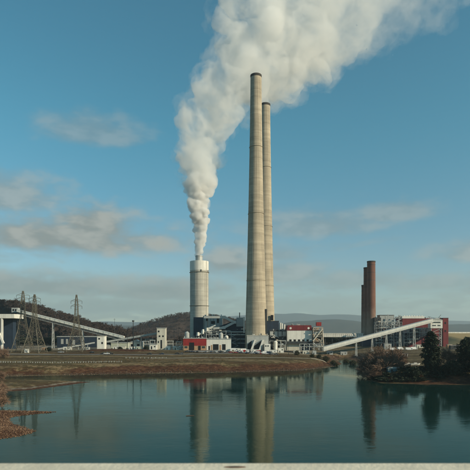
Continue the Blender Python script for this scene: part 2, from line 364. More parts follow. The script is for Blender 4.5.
def twig_template(n, seed, spread=.34, evergreen=False):
    r = random.Random(seed); V = []; Fc = []
    def tri(a, b, c): o = len(V); V.extend([a, b, c]); Fc.append((o, o + 1, o + 2))
    tri((-.02, 0, 0), (.02, 0, 0), (0, 0, .6)); tri((0, -.02, 0), (0, .02, 0), (0, 0, .6))
    for _ in range(n):
        a = r.uniform(0, 6.283); z0 = r.uniform(.22, .6); z1 = z0 + r.uniform(.12, .42) * (1.1 - z0); rr = r.uniform(.3, 1) * spread * math.sin(min(1, z1) * 2.6 + .25)
        p = Vector((math.cos(a) * rr, math.sin(a) * rr, min(1.05, z1))); q = Vector((math.cos(a) * rr * .2, math.sin(a) * rr * .2, z0))
        w = r.uniform(.035, .085) * 1.4 if evergreen else r.uniform(.012, .04); s = Vector((r.uniform(-1, 1), r.uniform(-1, 1), r.uniform(-.4, .4))).normalized() * w
        tri(q, p + s, p - s)
    return np.array([tuple(v) for v in V]), np.array(Fc)
def scatter(name, label, pts, hgt, m, seed, n=26, spread=.34, evergreen=False, ntpl=5):
    tpl = [twig_template(n, seed + k, spread, evergreen) for k in range(ntpl)]; VV = []; FF = []; off = 0
    for k, (x, y, z) in enumerate(pts):
        tv, tf = tpl[k % ntpl]; a = random.uniform(0, 6.28); s = random.uniform(*hgt); c, si = math.cos(a), math.sin(a)
        VV.append(np.stack([(tv[:, 0] * c - tv[:, 1] * si) * s + x, (tv[:, 0] * si + tv[:, 1] * c) * s + y, tv[:, 2] * s * random.uniform(.85, 1.15) + z - .3], 1)); FF.append(tf + off); off += len(tv)
    o = mesh_np(name, np.vstack(VV), np.vstack(FF), m); tag(o, label, 'woods', kind='stuff'); return o
def hill_points(h, n, front=.45):
    x, y, z, t = h; ok = np.where((t < front) & (z > 8))[0]; pick = rng.choice(ok, n)
    j = rng.normal(0, 1, (n, 2)) * np.array([6, 7]); return np.stack([x[pick] + j[:, 0], y[pick] + j[:, 1], z[pick] - 1.2], 1)
H1 = ridge('hill', 'wooded brown hillside behind the coal conveyor', [(-170,322),(-120,308),(-60,302),(0,303),(12,302.5),(30,307),(45,312),(60,316),(75,320),(90,324),(105,328),(120,332),(140,338)], 880, 130, 5, 3, M_wood)
H2 = ridge('hill', 'low rounded brown hill behind the scrubber chimney', [(95,338),(125,333.5),(140,328),(155,322.5),(170,317.5),(182,314),(195,313.5),(215,316),(235,320),(255,326),(280,334),(300,338)], 1500, 200, 7, 4, M_wood)
scatter('woodland', 'leafless brown woods covering the hillside at far left', hill_points(H1, 5200), (7, 13), M_twig, 11, n=46)
scatter('woodland', 'leafless woods on the low hill behind scrubber chimney', hill_points(H2, 4200), (8, 13), M_twig, 31, n=30)
ridge('hill', 'hazy blue ridge low on the horizon beyond the plant', [(-200,326),(-60,324),(60,327),(130,326),(200,325),(262,324.5),(290,322),(315,320.5),(335,320),(352,321),(380,324),(410,326),(440,325),(470,324.5),(540,322),(640,324),(760,330)], 7000, 800, 20, 6, M_wood_far, n=260, base=.0025)
ridge('hill', 'farthest pale ridge on the horizon beyond the plant', [(-260,322),(-100,320),(40,322),(160,321),(240,316),(275,313.5),(295,313),(320,315.5),(345,314.5),(370,316),(420,321),(470,321),(560,316),(700,322),(820,330)], 14000, 1400, 40, 9, M_wood_far, n=260, base=.001)

# belts of trees on the plain behind the plant
def belt(name, label, p0, p1, Y, dep, count, hgt, m, seed, **k):
    pts = []
    for _ in range(count):
        px = random.uniform(p0, p1); y = Y + random.uniform(0, dep); pts.append((X(px, Y), y, hz(X(px, Y), y) if Y < 800 else 12.0))
    return scatter(name, label, pts, hgt, m, seed, **k)
belt('treeline', 'dark evergreen tree line below the white conveyor gallery', 318, 372, 760, 60, 260, (9, 15), M_twig2, 51, n=60, evergreen=True)
belt('treeline', 'dark tree line on the rise at the right edge', 446, 520, 1050, 40, 160, (7, 12), M_twig2, 57, n=50, evergreen=True)
belt('treeline', 'brown leafless trees behind the substation frames', 108, 190, 700, 60, 170, (10, 17), M_twig, 61, n=40)
belt('treeline', 'dark scrub at the foot of the wooded hillside', -20, 112, 690, 60, 300, (8, 16), M_twig2, 67, n=40, evergreen=True)

# ------------------------------------------------------------------ tall chimneys
M_conc = mat('weathered_concrete', (.42, .36, .268), .9, .2, .045, bump=.15, bscale=.5, streak=.34, bands=.22)
M_conc2 = mat('pale_concrete', (.46, .445, .39), .88, .14, .05, bump=.1, bscale=.5, streak=.32, bands=.2)
M_white = mat('white_cladding', (.68, .67, .61), .6, .07, .2, ribs=.22, ribw=.45, streak=.22)
M_offw = mat('cream_cladding', (.55, .53, .45), .7, .08, .2, ribs=.4, ribw=.7, streak=.2)
M_grey = mat('grey_cladding', (.36, .38, .37), .6, .10, .2, ribs=.25, ribw=.5, streak=.2)
M_lgrey = mat('pale_galvanised', (.40, .41, .39), .5, .10, .25, metal=.15, streak=.15)
M_navy = mat('navy_cladding', (.018, .032, .055), .65, .2, .25, ribs=.3, ribw=.5, streak=.25)
M_dark = mat('dark_steel', (.035, .04, .042), .7, .3, .4)
M_black = mat('dark_opening', (.008, .009, .011), .8, .2, .4)
M_glass = mat('window_glass', (.03, .045, .05), .12, .2, .5, spec=.6)
M_red = mat('red_cladding', (.26, .022, .020), .6, .2, .25, ribs=.25, ribw=.5, streak=.25)
M_maroon = mat('maroon_cladding', (.15, .020, .024), .65, .2, .15, ribs=.25, ribw=.5, streak=.25)
M_tan = mat('tan_brick', (.40, .25, .15), .85, .15, .8)
M_steel = mat('galvanised_steel', (.20, .185, .135), .6, .15, .8, metal=.1)
M_beige = mat('beige_steel', (.42, .36, .29), .7, .2, .5)
M_rust = mat('brick_red_concrete', (.15, .075, .055), .9, .25, .05, streak=.45)
M_soot = mat('sooty_rim', (.05, .045, .04), .9, .3, .3)
M_asph = mat('pale_asphalt', (.14, .13, .115), .9, .15, .3)
M_pgreen = mat('pale_green_cladding', (.42, .46, .38), .7, .1, .3, ribs=.4, ribw=.8)

def shaft_profile(r0, r1, z0, z1, step, groove=.22):
    pts = []; n = int((z1 - z0) / step)
    for i in range(n + 1):
        z = z0 + (z1 - z0) * i / n; t = (z - z0) / (z1 - z0); r = r0 + (r1 - r0) * (1 - (1 - t) ** 1.35)
        if 0 < i < n: pts += [(r, z - .35), (r - groove, z - .2), (r - groove, z + .2), (r, z + .35)]
        else: pts.append((r, z))
    return pts
def tall_stack(px, Y, ztop, r0, r1, label):
    c = (X(px, Y), Y); g = hz(*c)
    t = thing('chimney_stack', label, 'chimney', (c[0], c[1], g), 'tall concrete chimneys')
    MB().lathe(c, shaft_profile(r0, r1, g - .5, ztop - 3.2, 7.6, .07), 64).build('shaft', M_conc, t, True, 9)
    cap = MB().lathe(c, [(r1 + .02, ztop - 3.3), (r1 + .12, ztop - 3.0), (r1 + .25, ztop - 1.4), (r1 + .25, ztop - .6), (r1 - .2, ztop - .3), (r1 - 1.2, ztop - .3), (r1 - 1.2, ztop - 8)], 64).build('top_rim', M_soot, t)
    MB().lathe(c, [(r1 - 2.2, ztop - 9), (r1 - 2.2, ztop + .5), (r1 - 2.5, ztop + .5), (r1 - 2.5, ztop - 9)], 32).build('flue_liner', M_soot, cap)
    # caged ladder up the lit side, with rest platforms
    a = R(-160)
    def rad(z): tt = (z - g) / (ztop - 3.2 - g); return r0 + (r1 - r0) * (1 - (1 - max(0, min(1, tt))) ** 1.35)
    lad = MB(); pl = MB(); z = g + 4
    while z < ztop - 8:
        z2 = min(z + 12, ztop - 5)
        for s in (-.35, .35):
            p = [Vector((c[0] + math.cos(a) * (rad(q) + .35) - math.sin(a) * s, c[1] + math.sin(a) * (rad(q) + .35) + math.cos(a) * s, q)) for q in (z, z2)]
            lad.beam(p[0], p[1], .09)
        z = z2
    lad.build('ladder', M_steel, t)
    for zz in (g + 78, g + 152, g + 226):
        MB().lathe(c, [(rad(zz) - .2, zz), (rad(zz) + .5, zz), (rad(zz) + .5, zz + .12), (rad(zz) - .2, zz + .12)], 48).build('platform', M_conc, t)
    return t, c, g
S1, c1, g1 = tall_stack(256, 556, 316.8, 12.5, 6.1, 'nearer and taller-looking of the two tall concrete chimneys, rising full height in front')
S2, c2, g2 = tall_stack(265.3, 626, 316.5, 12.5, 6.1, 'farther of the two tall concrete chimneys, half hidden behind the nearer one')
MB().pbox(270.6, 273.4, 315, 320.5, 613.2, 1.6).build('breech_opening', M_black, S2)
MB().pbox(265.2, 267.0, 309, 334, 549.5, 2.2).build('riser_duct', M_dark, S1)

def scrubber():
    Y = 635; c = (X(199.3, Y), Y); g = hz(*c); zt = Z(261.6, Y); r = 11.7
    t = thing('scrubber_chimney', 'short wide pale chimney giving off the white steam plume', 'chimney', (c[0], c[1], g))
    zb = Z(271, Y); p = shaft_profile(r, r, g - .5, zb, 6.0, .07)
    MB().lathe(c, p, 64).build('shaft', M_conc2, t, True, 9)
    MB().lathe(c, [(r, zb + .002), (r + .18, zb + .1), (r + .18, zt), (r - .6, zt), (r - .6, zt - 1.2), (.1, zt - 1.2)], 64).build('top_band', M_white, t)
    fl = MB().lathe((c[0] - .3, c[1]), [(4.6, zt - 2), (4.6, zt + 7.6), (4.2, zt + 7.6), (4.2, zt - 2)], 40).build('flue', M_lgrey, t, True)
    MB().lathe((c[0] - .3, c[1]), [(4.62, zt + 6.4), (4.95, zt + 6.4), (4.95, zt + 6.9), (4.62, zt + 6.9)], 40).build('stiffener_ring', M_lgrey, fl)
    for zz in (zb - 2.2, Z(306, Y)):
        MB().lathe(c, [(r - .1, zz), (r + 1.0, zz), (r + 1.0, zz + .2), (r - .1, zz + .2)], 48).build('platform', M_steel, t)
    lad = MB(); a = R(-38)
    for s in (-.35, .35): lad.beam((c[0] + math.cos(a)*(r+.3) - math.sin(a)*s, c[1] + math.sin(a)*(r+.3) + math.cos(a)*s, g), (c[0] + math.cos(a)*(r+.3) - math.sin(a)*s, c[1] + math.sin(a)*(r+.3) + math.cos(a)*s, zt), .12)
    lad.build('ladder', M_steel, t)
    for q in (-75, -20): MB().box(c[0] + math.cos(R(q)) * r - .6, c[0] + math.cos(R(q)) * r + .6, c[1] + math.sin(R(q)) * r - .5, c[1] + math.sin(R(q)) * r + .5, zb - 1.6, zb + .6).build('vent_box', M_dark, t)
    return c, zt + 7.6
SCR_C, SCR_TOP = scrubber()

# ------------------------------------------------------------------ buildings
def bld(name, label, cat, p0, p1, Y, group=None):
    x = X((p0 + p1) / 2, Y); return thing(name, label, cat, (x, Y, hz(x, Y)), group)
def wins(t, m, Y, rects, name='window', d=.12):
    for (p0, p1, y0, y1) in rects: MB().box(X(p0, Y), X(p1, Y), Y - d, Y + .05, Z(y1, Y), Z(y0, Y)).build(name, m, t)
def girts(t, p0, p1, Y, ys, m, name='cladding_band', h=.35):
    for y in ys: MB().box(X(p0, Y) + .05, X(p1, Y) - .05, Y - .14, Y + .02, Z(y, Y) - h / 2, Z(y, Y) + h / 2).build(name, m, t)
GB = 10.5                                                         # buildings stand on the yard at 12 m and reach below it
# scrubber / absorber block
t = bld('absorber_building', 'navy clad absorber building with stepped roof between pale chimney and tall stack', 'building', 205, 250, 570)
MB().pbox(205, 250.5, 330, 0, 570, 16, z0=GB).build('lower_wall', M_navy, t)
MB().prism([(X(p, 574), Z(y, 574)) for p, y in ((213, 331), (213, 328.5), (236, 320), (243.2, 320), (243.2, 331))], 574, 590).build('upper_wall', M_navy, t)
girts(t, 205, 250.5, 570, (333, 337, 341), M_dark)
MB().pbox(236.4, 243.2, 317.5, 326.5, 572.5, 14).build('roof_plant_room', M_grey, t)
MB().pbox(243.4, 244.8, 317, 333, 566, 1.5).build('stair_shaft', M_white, t)
MB().tube(at(239.6, 318, 575), at(239.6, 312.5, 575), .5, .5).build('vent_pipe', M_dark, t)
MB().pbox(205.2, 250.2, 329.6, 330.0, 569.7, 16.4).build('parapet', M_dark, t)
t = bld('service_building', 'grey panelled block standing against the foot of the pale chimney', 'building', 194, 222, 584)
MB().pbox(203, 222.5, 315.8, 0, 584, 10, z0=GB).build('wall', M_grey, t)
MB().pbox(193.5, 203, 317.2, 0, 581, 7, z0=GB).build('stair_tower', M_navy, t)
for k in range(6): MB().box(X(204 + k * 3.2, 584) - .12, X(204 + k * 3.2, 584) + .12, 583.85, 584.05, Z(330, 584), Z(316.2, 584)).build('panel_joint', M_dark, t)
wins(t, M_black, 584, [(206, 208, 318.5, 321), (211, 215, 321, 324), (217, 219, 318.5, 323)], 'opening')
# flue duct: a bent square duct
t = thing('flue_duct', 'big pale grey bent duct lying over the navy absorber building', 'duct', at(222, 328, 566))
P = [at(204, 317.2, 566), at(224, 317.2, 566), at(234.6, 322.2, 566), at(224, 327.6, 566), at(212.5, 328.6, 566)]
for a, b in zip(P[:-1], P[1:]):
    MB().beam(a, b, 3.6, 2.5).build('duct_section', M_lgrey, t)
for p in P[1:-1]: MB().box(p.x - 1.7, p.x + 1.7, p.y - 2, p.y + 2, p.z - 1.6, p.z + 1.6).build('elbow', M_lgrey, t)
for p in (at(208, 318.5, 566.5), at(228, 325.5, 566.5), at(216, 328.5, 566.5)): MB().beam((p.x, p.y, 12), p, .6).build('support_post', M_dark, t)
# pipe rack
t = thing('pipe_rack', 'tangle of white pipes and steel climbing beside the pale chimney', 'pipe rack', (X(205, 562), 562, 12))
for k in range(9):
    p = 194 + k * 2.5; top = 335.5 - k * 1.05 + random.uniform(-.8, .8)
    MB().beam((X(p, 562), 562 + random.uniform(0, 3), 11.6), at(p, top, 562) + Vector((0, random.uniform(0, 2), 0)), .45).build('post', M_lgrey, t)
for k in range(14):
    a = at(random.uniform(194, 210), 0, 562); p = (a.x - 0) ; px0 = random.uniform(194, 210); y0 = 336.5 - (px0 - 194) * .44 + random.uniform(-3, 2.5)
    px1 = px0 + random.uniform(3, 8); y1 = y0 - random.uniform(-.6, 3.2); yy = 561 + random.uniform(0, 3)
    MB().tube(at(px0, y0, yy), at(px1, y1, yy), random.uniform(.3, .75)).build('pipe', M_white, t)
for (p, y, r_, h) in ((198, 334, 1.6, 4), (203, 331.5, 1.3, 5), (207, 329.5, 1.5, 4)):
    q = at(p, y, 561.5); MB().tube((q.x, q.y, q.z - h / 2), (q.x, q.y, q.z + h / 2), r_, n=14).build('vessel', M_white, t, True)
# red and white halls in front
t = bld('red_hall', 'low red clad hall with dark doorway and tan base', 'building', 183, 206, 522)
MB().pbox(183.2, 206.2, 338.6, 345.6, 522, 15).build('upper_wall', M_red, t)
MB().box(X(183.5, 522), X(205.9, 522), 522.25, 536.6, GB, Z(345.6, 522)).build('base_wall', M_tan, t)
MB().box(X(183, 522), X(206.4, 522), 521.7, 537.3, Z(338.6, 522), Z(338.0, 522)).build('roof', M_lgrey, t)
wins(t, M_black, 522, [(189.3, 194.2, 342.5, 350), (198.5, 200.8, 345.9, 350)], 'doorway')
wins(t, M_glass, 522.25, [(184.5, 187.5, 346.2, 348.2), (202, 205, 346.2, 348.2)])
t = bld('white_hall', 'long low white hall with two dark doorways beside the red hall', 'building', 206, 231, 522)
MB().pbox(206.5, 231, 339.2, 0, 523.5, 14, z0=GB).build('wall', M_white, t)
MB().box(X(206.5, 522) - .1, X(231.2, 523.5), 523.1, 538, Z(339.2, 523.5), Z(338.7, 523.5)).build('roof', M_lgrey, t)
wins(t, M_black, 523.5, [(213, 218.6, 344.2, 350), (222.2, 225.6, 344.2, 350), (208.5, 210, 346, 350)], 'doorway')
wins(t, M_tan, 523.5, [(211, 212.4, 345, 350), (219.4, 221.2, 345, 350)], 'door_pillar')
# block at the foot of the front chimney
t = bld('stack_base_house', 'pale grey house with slanting buttresses at the foot of the nearer tall chimney', 'building', 247, 269, 535)
MB().pbox(247, 268.6, 335.8, 0, 535, 12, z0=GB).build('wall', M_lgrey, t)
MB().pbox(246.7, 268.9, 335.2, 335.8, 534.7, 12.6).build('roof', M_conc2, t)
for pts in (((247.4, 349.2), (247.4, 344.5), (251.6, 340.6), (251.6, 349.2)), ((254, 349.2), (254, 346), (261.2, 341), (259.4, 349.2))):
    MB().prism([(X(p, 535), Z(y, 535)) for p, y in pts], 534.86, 535.1).build('opening', M_black, t)  # two slanting flat black shapes laid on the front wall
MB().prism([(X(p, 533), Z(y, 533)) for p, y in ((250.4, 350), (252.2, 350), (256.2, 339.8), (254.3, 339.8))], 531, 534.5).build('buttress', M_white, t)
MB().prism([(X(p, 533), Z(y, 533)) for p, y in ((258.6, 350), (260.6, 350), (264.2, 339.8), (262.2, 339.8))], 531, 534.5).build('buttress', M_white, t)
MB().pbox(264.5, 270.5, 344, 0, 529, 6, z0=GB).build('annex', M_white, t)
wins(t, M_glass, 529, [(265.2, 266.6, 345.3, 346.6), (267.4, 268.8, 345.3, 346.6)])
# ducts and precipitator right of the chimneys
t = bld('navy_duct_house', 'navy box shaped duct house right of the two tall chimneys', 'building', 267, 279, 585)
MB().pbox(267, 279, 321.3, 0, 585, 14, z0=GB).build('wall', M_navy, t)
MB().pbox(266.8, 279.2, 320.8, 321.3, 584.8, 14.4).build('roof', M_dark, t)
for p in (280.3, 282, 284.4):
    MB().tube(at(p, 333, 590), at(p, 322.6 + (p - 280) * .4, 590), .95, .95, 10).build('exhaust_pipe', M_white, t, True)
t = bld('precipitator', 'dark steel precipitator with grey panels and open framework below', 'plant', 268, 287, 568)
MB().pbox(269, 287, 330.5, 340.5, 568, 12).build('casing', M_dark, t)
for k in range(4): MB().pbox(270 + k * 4.2, 273.4 + k * 4.2, 331.4, 336.4, 567.6, .5).build('panel', M_grey, t)
for k in range(6): MB().beam((X(269.3 + k * 3.4, 568), 568.3, GB), (X(269.3 + k * 3.4, 568), 568.3, Z(340.5, 568)), .7).build('leg', M_dark, t)
for k in range(5): MB().beam((X(269.3 + k * 3.4, 568), 568, 12), (X(272.7 + k * 3.4, 568), 568, Z(340.5, 568)), .35).build('brace', M_dark, t)
for k in range(4):
    p = 271 + k * 4.3; MB().prism([(X(p - 1.7, 570), Z(340.4, 570)), (X(p + 1.7, 570), Z(340.4, 570)), (X(p + .4, 570), Z(345, 570)), (X(p - .4, 570), Z(345, 570))], 570, 576).build('hopper', M_dark, t)
# white hall with red roof
t = bld('red_roofed_hall', 'tall white hall with dark red roof band and two round white vents', 'building', 287, 312, 560)
MB().pbox(287.2, 311.8, 330.4, 341.4, 560, 24).build('wall', M_white, t)
MB().prism([(X(p, 560), Z(y, 560)) for p, y in ((286.8, 330.4), (288, 325.2), (311.2, 325.2), (312.3, 330.4))], 559.6, 584.5).build('roof', M_maroon, t)
for p in (290.6, 308.6):
    q = at(p, 328.2, 559.4); MB().tube(q, q + Vector((0, .6, 0)), 1.25, 1.25, 18).build('round_vent', M_white, t)
for k in range(5): MB().pbox(289.4 + k * 4.3, 291.6 + k * 4.3, 339.4, 341.3, 559.85, .3).build('opening', M_black, t)
MB().pbox(284, 313, 341.4, 343.8, 557.5, 24).build('pipe_bridge', M_dark, t)
MB().pbox(287.2, 300, 343.8, 0, 561, 20, z0=GB).build('lower_wall', M_offw, t)
MB().pbox(300.1, 311.8, 343.8, 0, 561.4, 20, z0=GB).build('lower_bay', M_navy, t)
for k in range(4): MB().pbox(300.8 + k * 2.8, 301.4 + k * 2.8, 343.8, 0, 560.6, .6, z0=GB).build('pillar', M_offw, t)
# steel transfer tower
def lattice_box(t, x0, x1, y0, y1, z0, z1, nz, w, m, bm=None):
    bm = bm or m
    for x in (x0, x1):
        for y in (y0, y1): MB().beam((x, y, z0), (x, y, z1), w).build('leg', m, t)
    hh = (z1 - z0) / nz
    for k in range(nz):
        za, zb = z0 + k * hh, z0 + (k + 1) * hh; b = MB()
        for y in (y0, y1):
            b.beam((x0, y, zb), (x1, y, zb), w * .8); b.beam((x0, y, za), (x1, y, zb), w * .55) if k % 2 else b.beam((x1, y, za), (x0, y, zb), w * .55)
        for x in (x0, x1):
            b.beam((x, y0, zb), (x, y1, zb), w * .8); b.beam((x, y0, za), (x, y1, zb), w * .55)
        b.build('bracing', bm, t)
t = bld('transfer_tower', 'beige open steel tower topped by a small red cabin', 'tower', 313, 323, 556)
lattice_box(t, X(313.5, 556), X(322.8, 556), 556, 564, GB, Z(327.5, 556), 5, .75, M_beige)
for k, (p0, p1, y0, y1) in enumerate(((314.2, 318.5, 328, 332), (317.5, 322, 333, 337), (314.6, 319, 338.5, 342), (316, 321.5, 344, 347.5))): MB().pbox(p0, p1, y0, y1, 557.4, 5).build('equipment_box', (M_beige, M_offw, M_tan, M_grey)[k], t)
for z in (329.5, 334.5, 340): MB().pbox(312.6, 323.6, z, z + .5, 555.2, 9.6).build('deck', M_beige, t)
MB().pbox(316.6, 321.4, 322.2, 326, 557, 6).build('cabin', M_red, t)
MB().beam(at(313, 341, 555), at(322.5, 329, 555), 1.5, 1.0).build('chute', M_offw, t)
MB().tube(at(322.5, 331, 555), at(323.4, 345, 555), .8).build('riser_pipe', M_beige, t)
# horizontal conveyor gallery made of white panels
t = thing('conveyor_gallery', 'long level white panelled conveyor gallery in front of dark trees', 'conveyor', (X(345, 700), 700, 12))
g = MB().pbox(322, 363, 333.8, 337.4, 700, 5).build('frame', M_dark, t)
MB().pbox(321.5, 363.5, 333.2, 333.8, 699.6, 5.8).build('roof', M_white, t)
for k in range(21): MB().pbox(322.4 + k * 1.95, 324.05 + k * 1.95, 334.0, 337.1, 699.5, .5).build('panel', M_white, t)
for k in range(6): MB().pbox(325 + k * 7, 325.6 + k * 7, 337.4, 0, 702, 1, z0=GB).build('post', M_dark, t)
# inclined conveyor to the boiler house
def incline(name, label, a, b, w, h, m, bents, legm, truss=True):
    t = thing(name, label, 'conveyor', (a.x, a.y, min(a.z, b.z)))
    MB().beam(a, b, w, h).build('gallery', m, t); d = (b - a)
    n = max(4, int(d.length / 6)); up = Vector((0, 0, h / 2 + .12)); rb = MB()
    MB().beam(a + up, b + up, w + .5, .22).build('roof', m, t)
    for k in range(n + 1):
        p = a + d * (k / n); MB().beam(p + Vector((0, -w / 2 - .08, -h / 2)), p + Vector((0, -w / 2 - .08, h / 2)), .26).build('panel_joint', M_grey, t)
    wk = MB(); o1 = Vector((0, -w / 2 - .7, -h * .3)); wk.beam(a + o1, b + o1, 1.0, .12); wk.beam(a + o1 + Vector((0, -.45, 1.05)), b + o1 + Vector((0, -.45, 1.05)), .08)
    for k in range(n + 1): p = a + d * (k / n) + o1 + Vector((0, -.45, 0)); wk.beam(p, p + Vector((0, 0, 1.05)), .08)
    wk.build('walkway', M_grey, t)
    if truss:
        lo = Vector((0, 0, -h / 2 - 2.2)); b2 = MB()
        for s in (-1, 1):
            o = Vector((0, s * w / 2 * .9, 0)); b2.beam(a + lo + o, b + lo + o, .4)
            for k in range(n):
                p = a + d * (k / n); q = a + d * ((k + 1) / n); up2 = Vector((0, 0, -h / 2))
                b2.beam(p + lo + o, q + up2 + o, .22); b2.beam(q + lo + o, q + up2 + o, .22)
        b2.build('truss', legm, t)
    for f in bents:
        p = a + d * f; zb = p.z - h / 2 - (2.2 if truss else 0); g_ = min(12, hz(p.x, p.y)) - 1; bent = MB()
        for s in (-1, 1): MB().beam((p.x, p.y + s * (w / 2 + 1.5), g_), (p.x, p.y + s * w / 2 * .8, zb), .75).build('leg', legm, t)
        nz = max(1, int((zb - g_) / 7)); br = MB()
        for k in range(nz):
            z0 = g_ + (zb - g_) * k / nz; z1 = g_ + (zb - g_) * (k + 1) / nz
            br.beam((p.x, p.y - w / 2 - .8, z0), (p.x, p.y + w / 2 + .8, z1), .3); br.beam((p.x, p.y - w / 2 - .8, z1), (p.x, p.y + w / 2 + .8, z1), .3)
        br.build('bracing', legm, t)
    return t
incline('inclined_conveyor', 'long pale inclined conveyor climbing to the maroon boiler house', at(322, 349.2, 556), at(431.5, 320.6, 648), 5, 4.4, M_lgrey, (.28, .42, .55, .68, .82), M_lgrey, False)

# right hand chimneys and boiler house
def soot_brick():
    m = mat('sooty_brick_shaft', (.15, .075, .055), .9, .25, .05, streak=.45); nt = m.node_tree; N = nt.nodes; L = nt.links; b = N['Principled BSDF']
    old = b.inputs['Base Color'].links[0].from_socket; tc = [n for n in N if n.type == 'TEX_COORD'][0]
    sp = N.new('ShaderNodeSeparateXYZ'); L.new(tc.outputs['Object'], sp.inputs[0]); n = N.new('ShaderNodeTexNoise'); n.inputs['Scale'].default_value = .12; n.inputs['Detail'].default_value = 5; L.new(tc.outputs['Object'], n.inputs['Vector'])
    a = N.new('ShaderNodeMath'); a.operation = 'MULTIPLY_ADD'; L.new(n.outputs[0], a.inputs[0]); a.inputs[1].default_value = 40; L.new(sp.outputs[2], a.inputs[2])
    r = N.new('ShaderNodeMapRange'); r.inputs[1].default_value = 40; r.inputs[2].default_value = 78; L.new(a.outputs[0], r.inputs[0])
    mx = N.new('ShaderNodeMix'); mx.data_type = 'RGBA'; L.new(r.outputs[0], mx.inputs[0]); mx.inputs[6].default_value = (.27, .22, .17, 1); L.new(old, mx.inputs[7]); L.new(mx.outputs[2], b.inputs['Base Color'])
    return m
M_sootbrick = soot_brick()
def brick_stack(px, Y, ytop, r, label, ypale):
    c = (X(px, Y), Y); g = hz(*c); zt = Z(ytop, Y); zp = Z(ypale, Y)
    t = thing('brick_chimney', label, 'chimney', (c[0], c[1], g), 'row of brick chimneys')
    MB().lathe(c, [(r * 1.16, g - .5)] + [(r * (1.16 - .16 * k / 20), g + (zt - 2 - g) * k / 20) for k in range(1, 21)], 40).build('shaft', M_sootbrick, t, True)
    MB().lathe(c, [(r - .05, zt - 2.05), (r + .3, zt - 1.8), (r + .3, zt), (r - .8, zt), (r - .8, zt - 6)], 40).build('top_rim', M_soot, t)
    for k in range(5):
        z = zp + (zt - zp) * (k + .5) / 5; MB().lathe(c, [(r - .1, z), (r + .22, z + .02), (r + .22, z + .5), (r - .1, z + .52)], 40).build('iron_band', M_dark, t)
brick_stack(371.2, 700, 261.2, 5.6, 'tallest and rightmost of the three brick chimneys beside boiler house', 300)
brick_stack(367.4, 716, 267.5, 5.2, 'middle one of the three brick chimneys beside boiler house', 296)
brick_stack(364.6, 735, 285, 4.4, 'lowest and leftmost of the three brick chimneys beside boiler house', 306)

t = bld('boiler_house', 'maroon boiler house with pale roof and dark lower walls', 'building', 400, 448, 685)
MB().pbox(402.5, 441, 318.4, 0, 685, 30, z0=GB).build('wall', M_maroon, t)
MB().pbox(402.2, 424.5, 316.2, 318.4, 684.6, 31).build('roof_edge', M_white, t)
for k in range(8): MB().pbox(404 + k * 2.5, 404.9 + k * 2.5, 315.4, 316.3, 688 + (k % 3) * 6, 1.2).build('roof_vent', M_white, t)
MB().pbox(383, 431, 327.5, 0, 676, 8.6, z0=GB).build('lower_wall', M_navy, t)
MB().prism([(X(p, 660), Z(y, 660)) for p, y in ((404.5, 348), (432.5, 332.5), (432.5, 341.5), (418, 348))], 654, 666).build('sloping_gallery', M_maroon, t)
girts(t, 383, 431, 676, (331, 335.5, 340), M_dark)
for k in range(6): MB().beam((X(386 + k * 8, 668), 668, GB), (X(386 + k * 8, 668), 668, Z(329, 668)), .8).build('column', M_dark, t)
for k in range(5): MB().beam((X(386 + k * 8, 668), 668, 12), (X(394 + k * 8, 668), 668, Z(331, 668)), .4).build('brace', M_dark, t)
t = bld('maroon_tower', 'narrow maroon clad tower at the right end of boiler house', 'tower', 443, 448, 652)
MB().pbox(443.2, 448.4, 318.2, 0, 652, 10, z0=GB).build('wall', M_maroon, t)
MB().pbox(443, 448.6, 317.8, 318.2, 651.7, 10.6).build('roof', M_dark, t)
wins(t, M_black, 652, [(444.5, 446, 322, 324), (444.5, 446, 330, 332)])
t = bld('transfer_house', 'white windowed transfer house on steel legs at the conveyor head', 'building', 431, 442, 650)
MB().pbox(430.6, 442.6, 319.8, 328.2, 648, 9).build('wall', M_white, t)
MB().prism([(X(p, 648), Z(y, 648)) for p, y in ((430.2, 319.9), (436.5, 317.9), (443, 319.9))], 647.6, 657.4).build('roof', M_lgrey, t)
wins(t, M_glass, 648, [(432.2, 440.5, 321.8, 323), (432.2, 436, 325, 326), (437.5, 440.5, 325, 326)])
lattice_box(t, X(431.4, 648), X(441.8, 648), 649, 656, GB, Z(328.2, 648), 4, .7, M_lgrey)
for a, b in (((436, 318.5), (428, 316.5)), ((438, 318.2), (441, 314.8))): MB().beam(at(*a, 650), at(*b, 650), .35).build('boom', M_dark, t)
t = bld('coal_silo_house', 'pale grey box house on steelwork between brick chimneys and boiler house', 'building', 380, 394, 692)
MB().pbox(380, 393.6, 315.4, 325.6, 692, 14).build('wall', M_grey, t)
MB().pbox(379.8, 393.8, 314.9, 315.4, 691.7, 14.6).build('roof', M_dark, t)
lattice_box(t, X(380.4, 692), X(393, 692), 692.6, 705, GB, Z(325.6, 692), 4, .8, M_dark)
for a, b in (((380, 325), (401, 315.5)), ((382, 328), (402, 318.5)), ((388, 326), (388, 314.5)), ((394, 329), (394, 314.8)), ((399, 327), (399, 315))): MB().beam(at(*a, 686), at(*b, 686), .9).build('steel_beam', M_grey, t)
t = bld('ash_house', 'dark low house at the foot of the brick chimneys', 'building', 362, 381, 688)
MB().pbox(374.6, 381, 317.5, 0, 688, 8, z0=GB).build('wall', M_dark, t)
MB().pbox(362.4, 374.5, 338, 0, 686, 10, z0=GB).build('annex', M_navy, t)

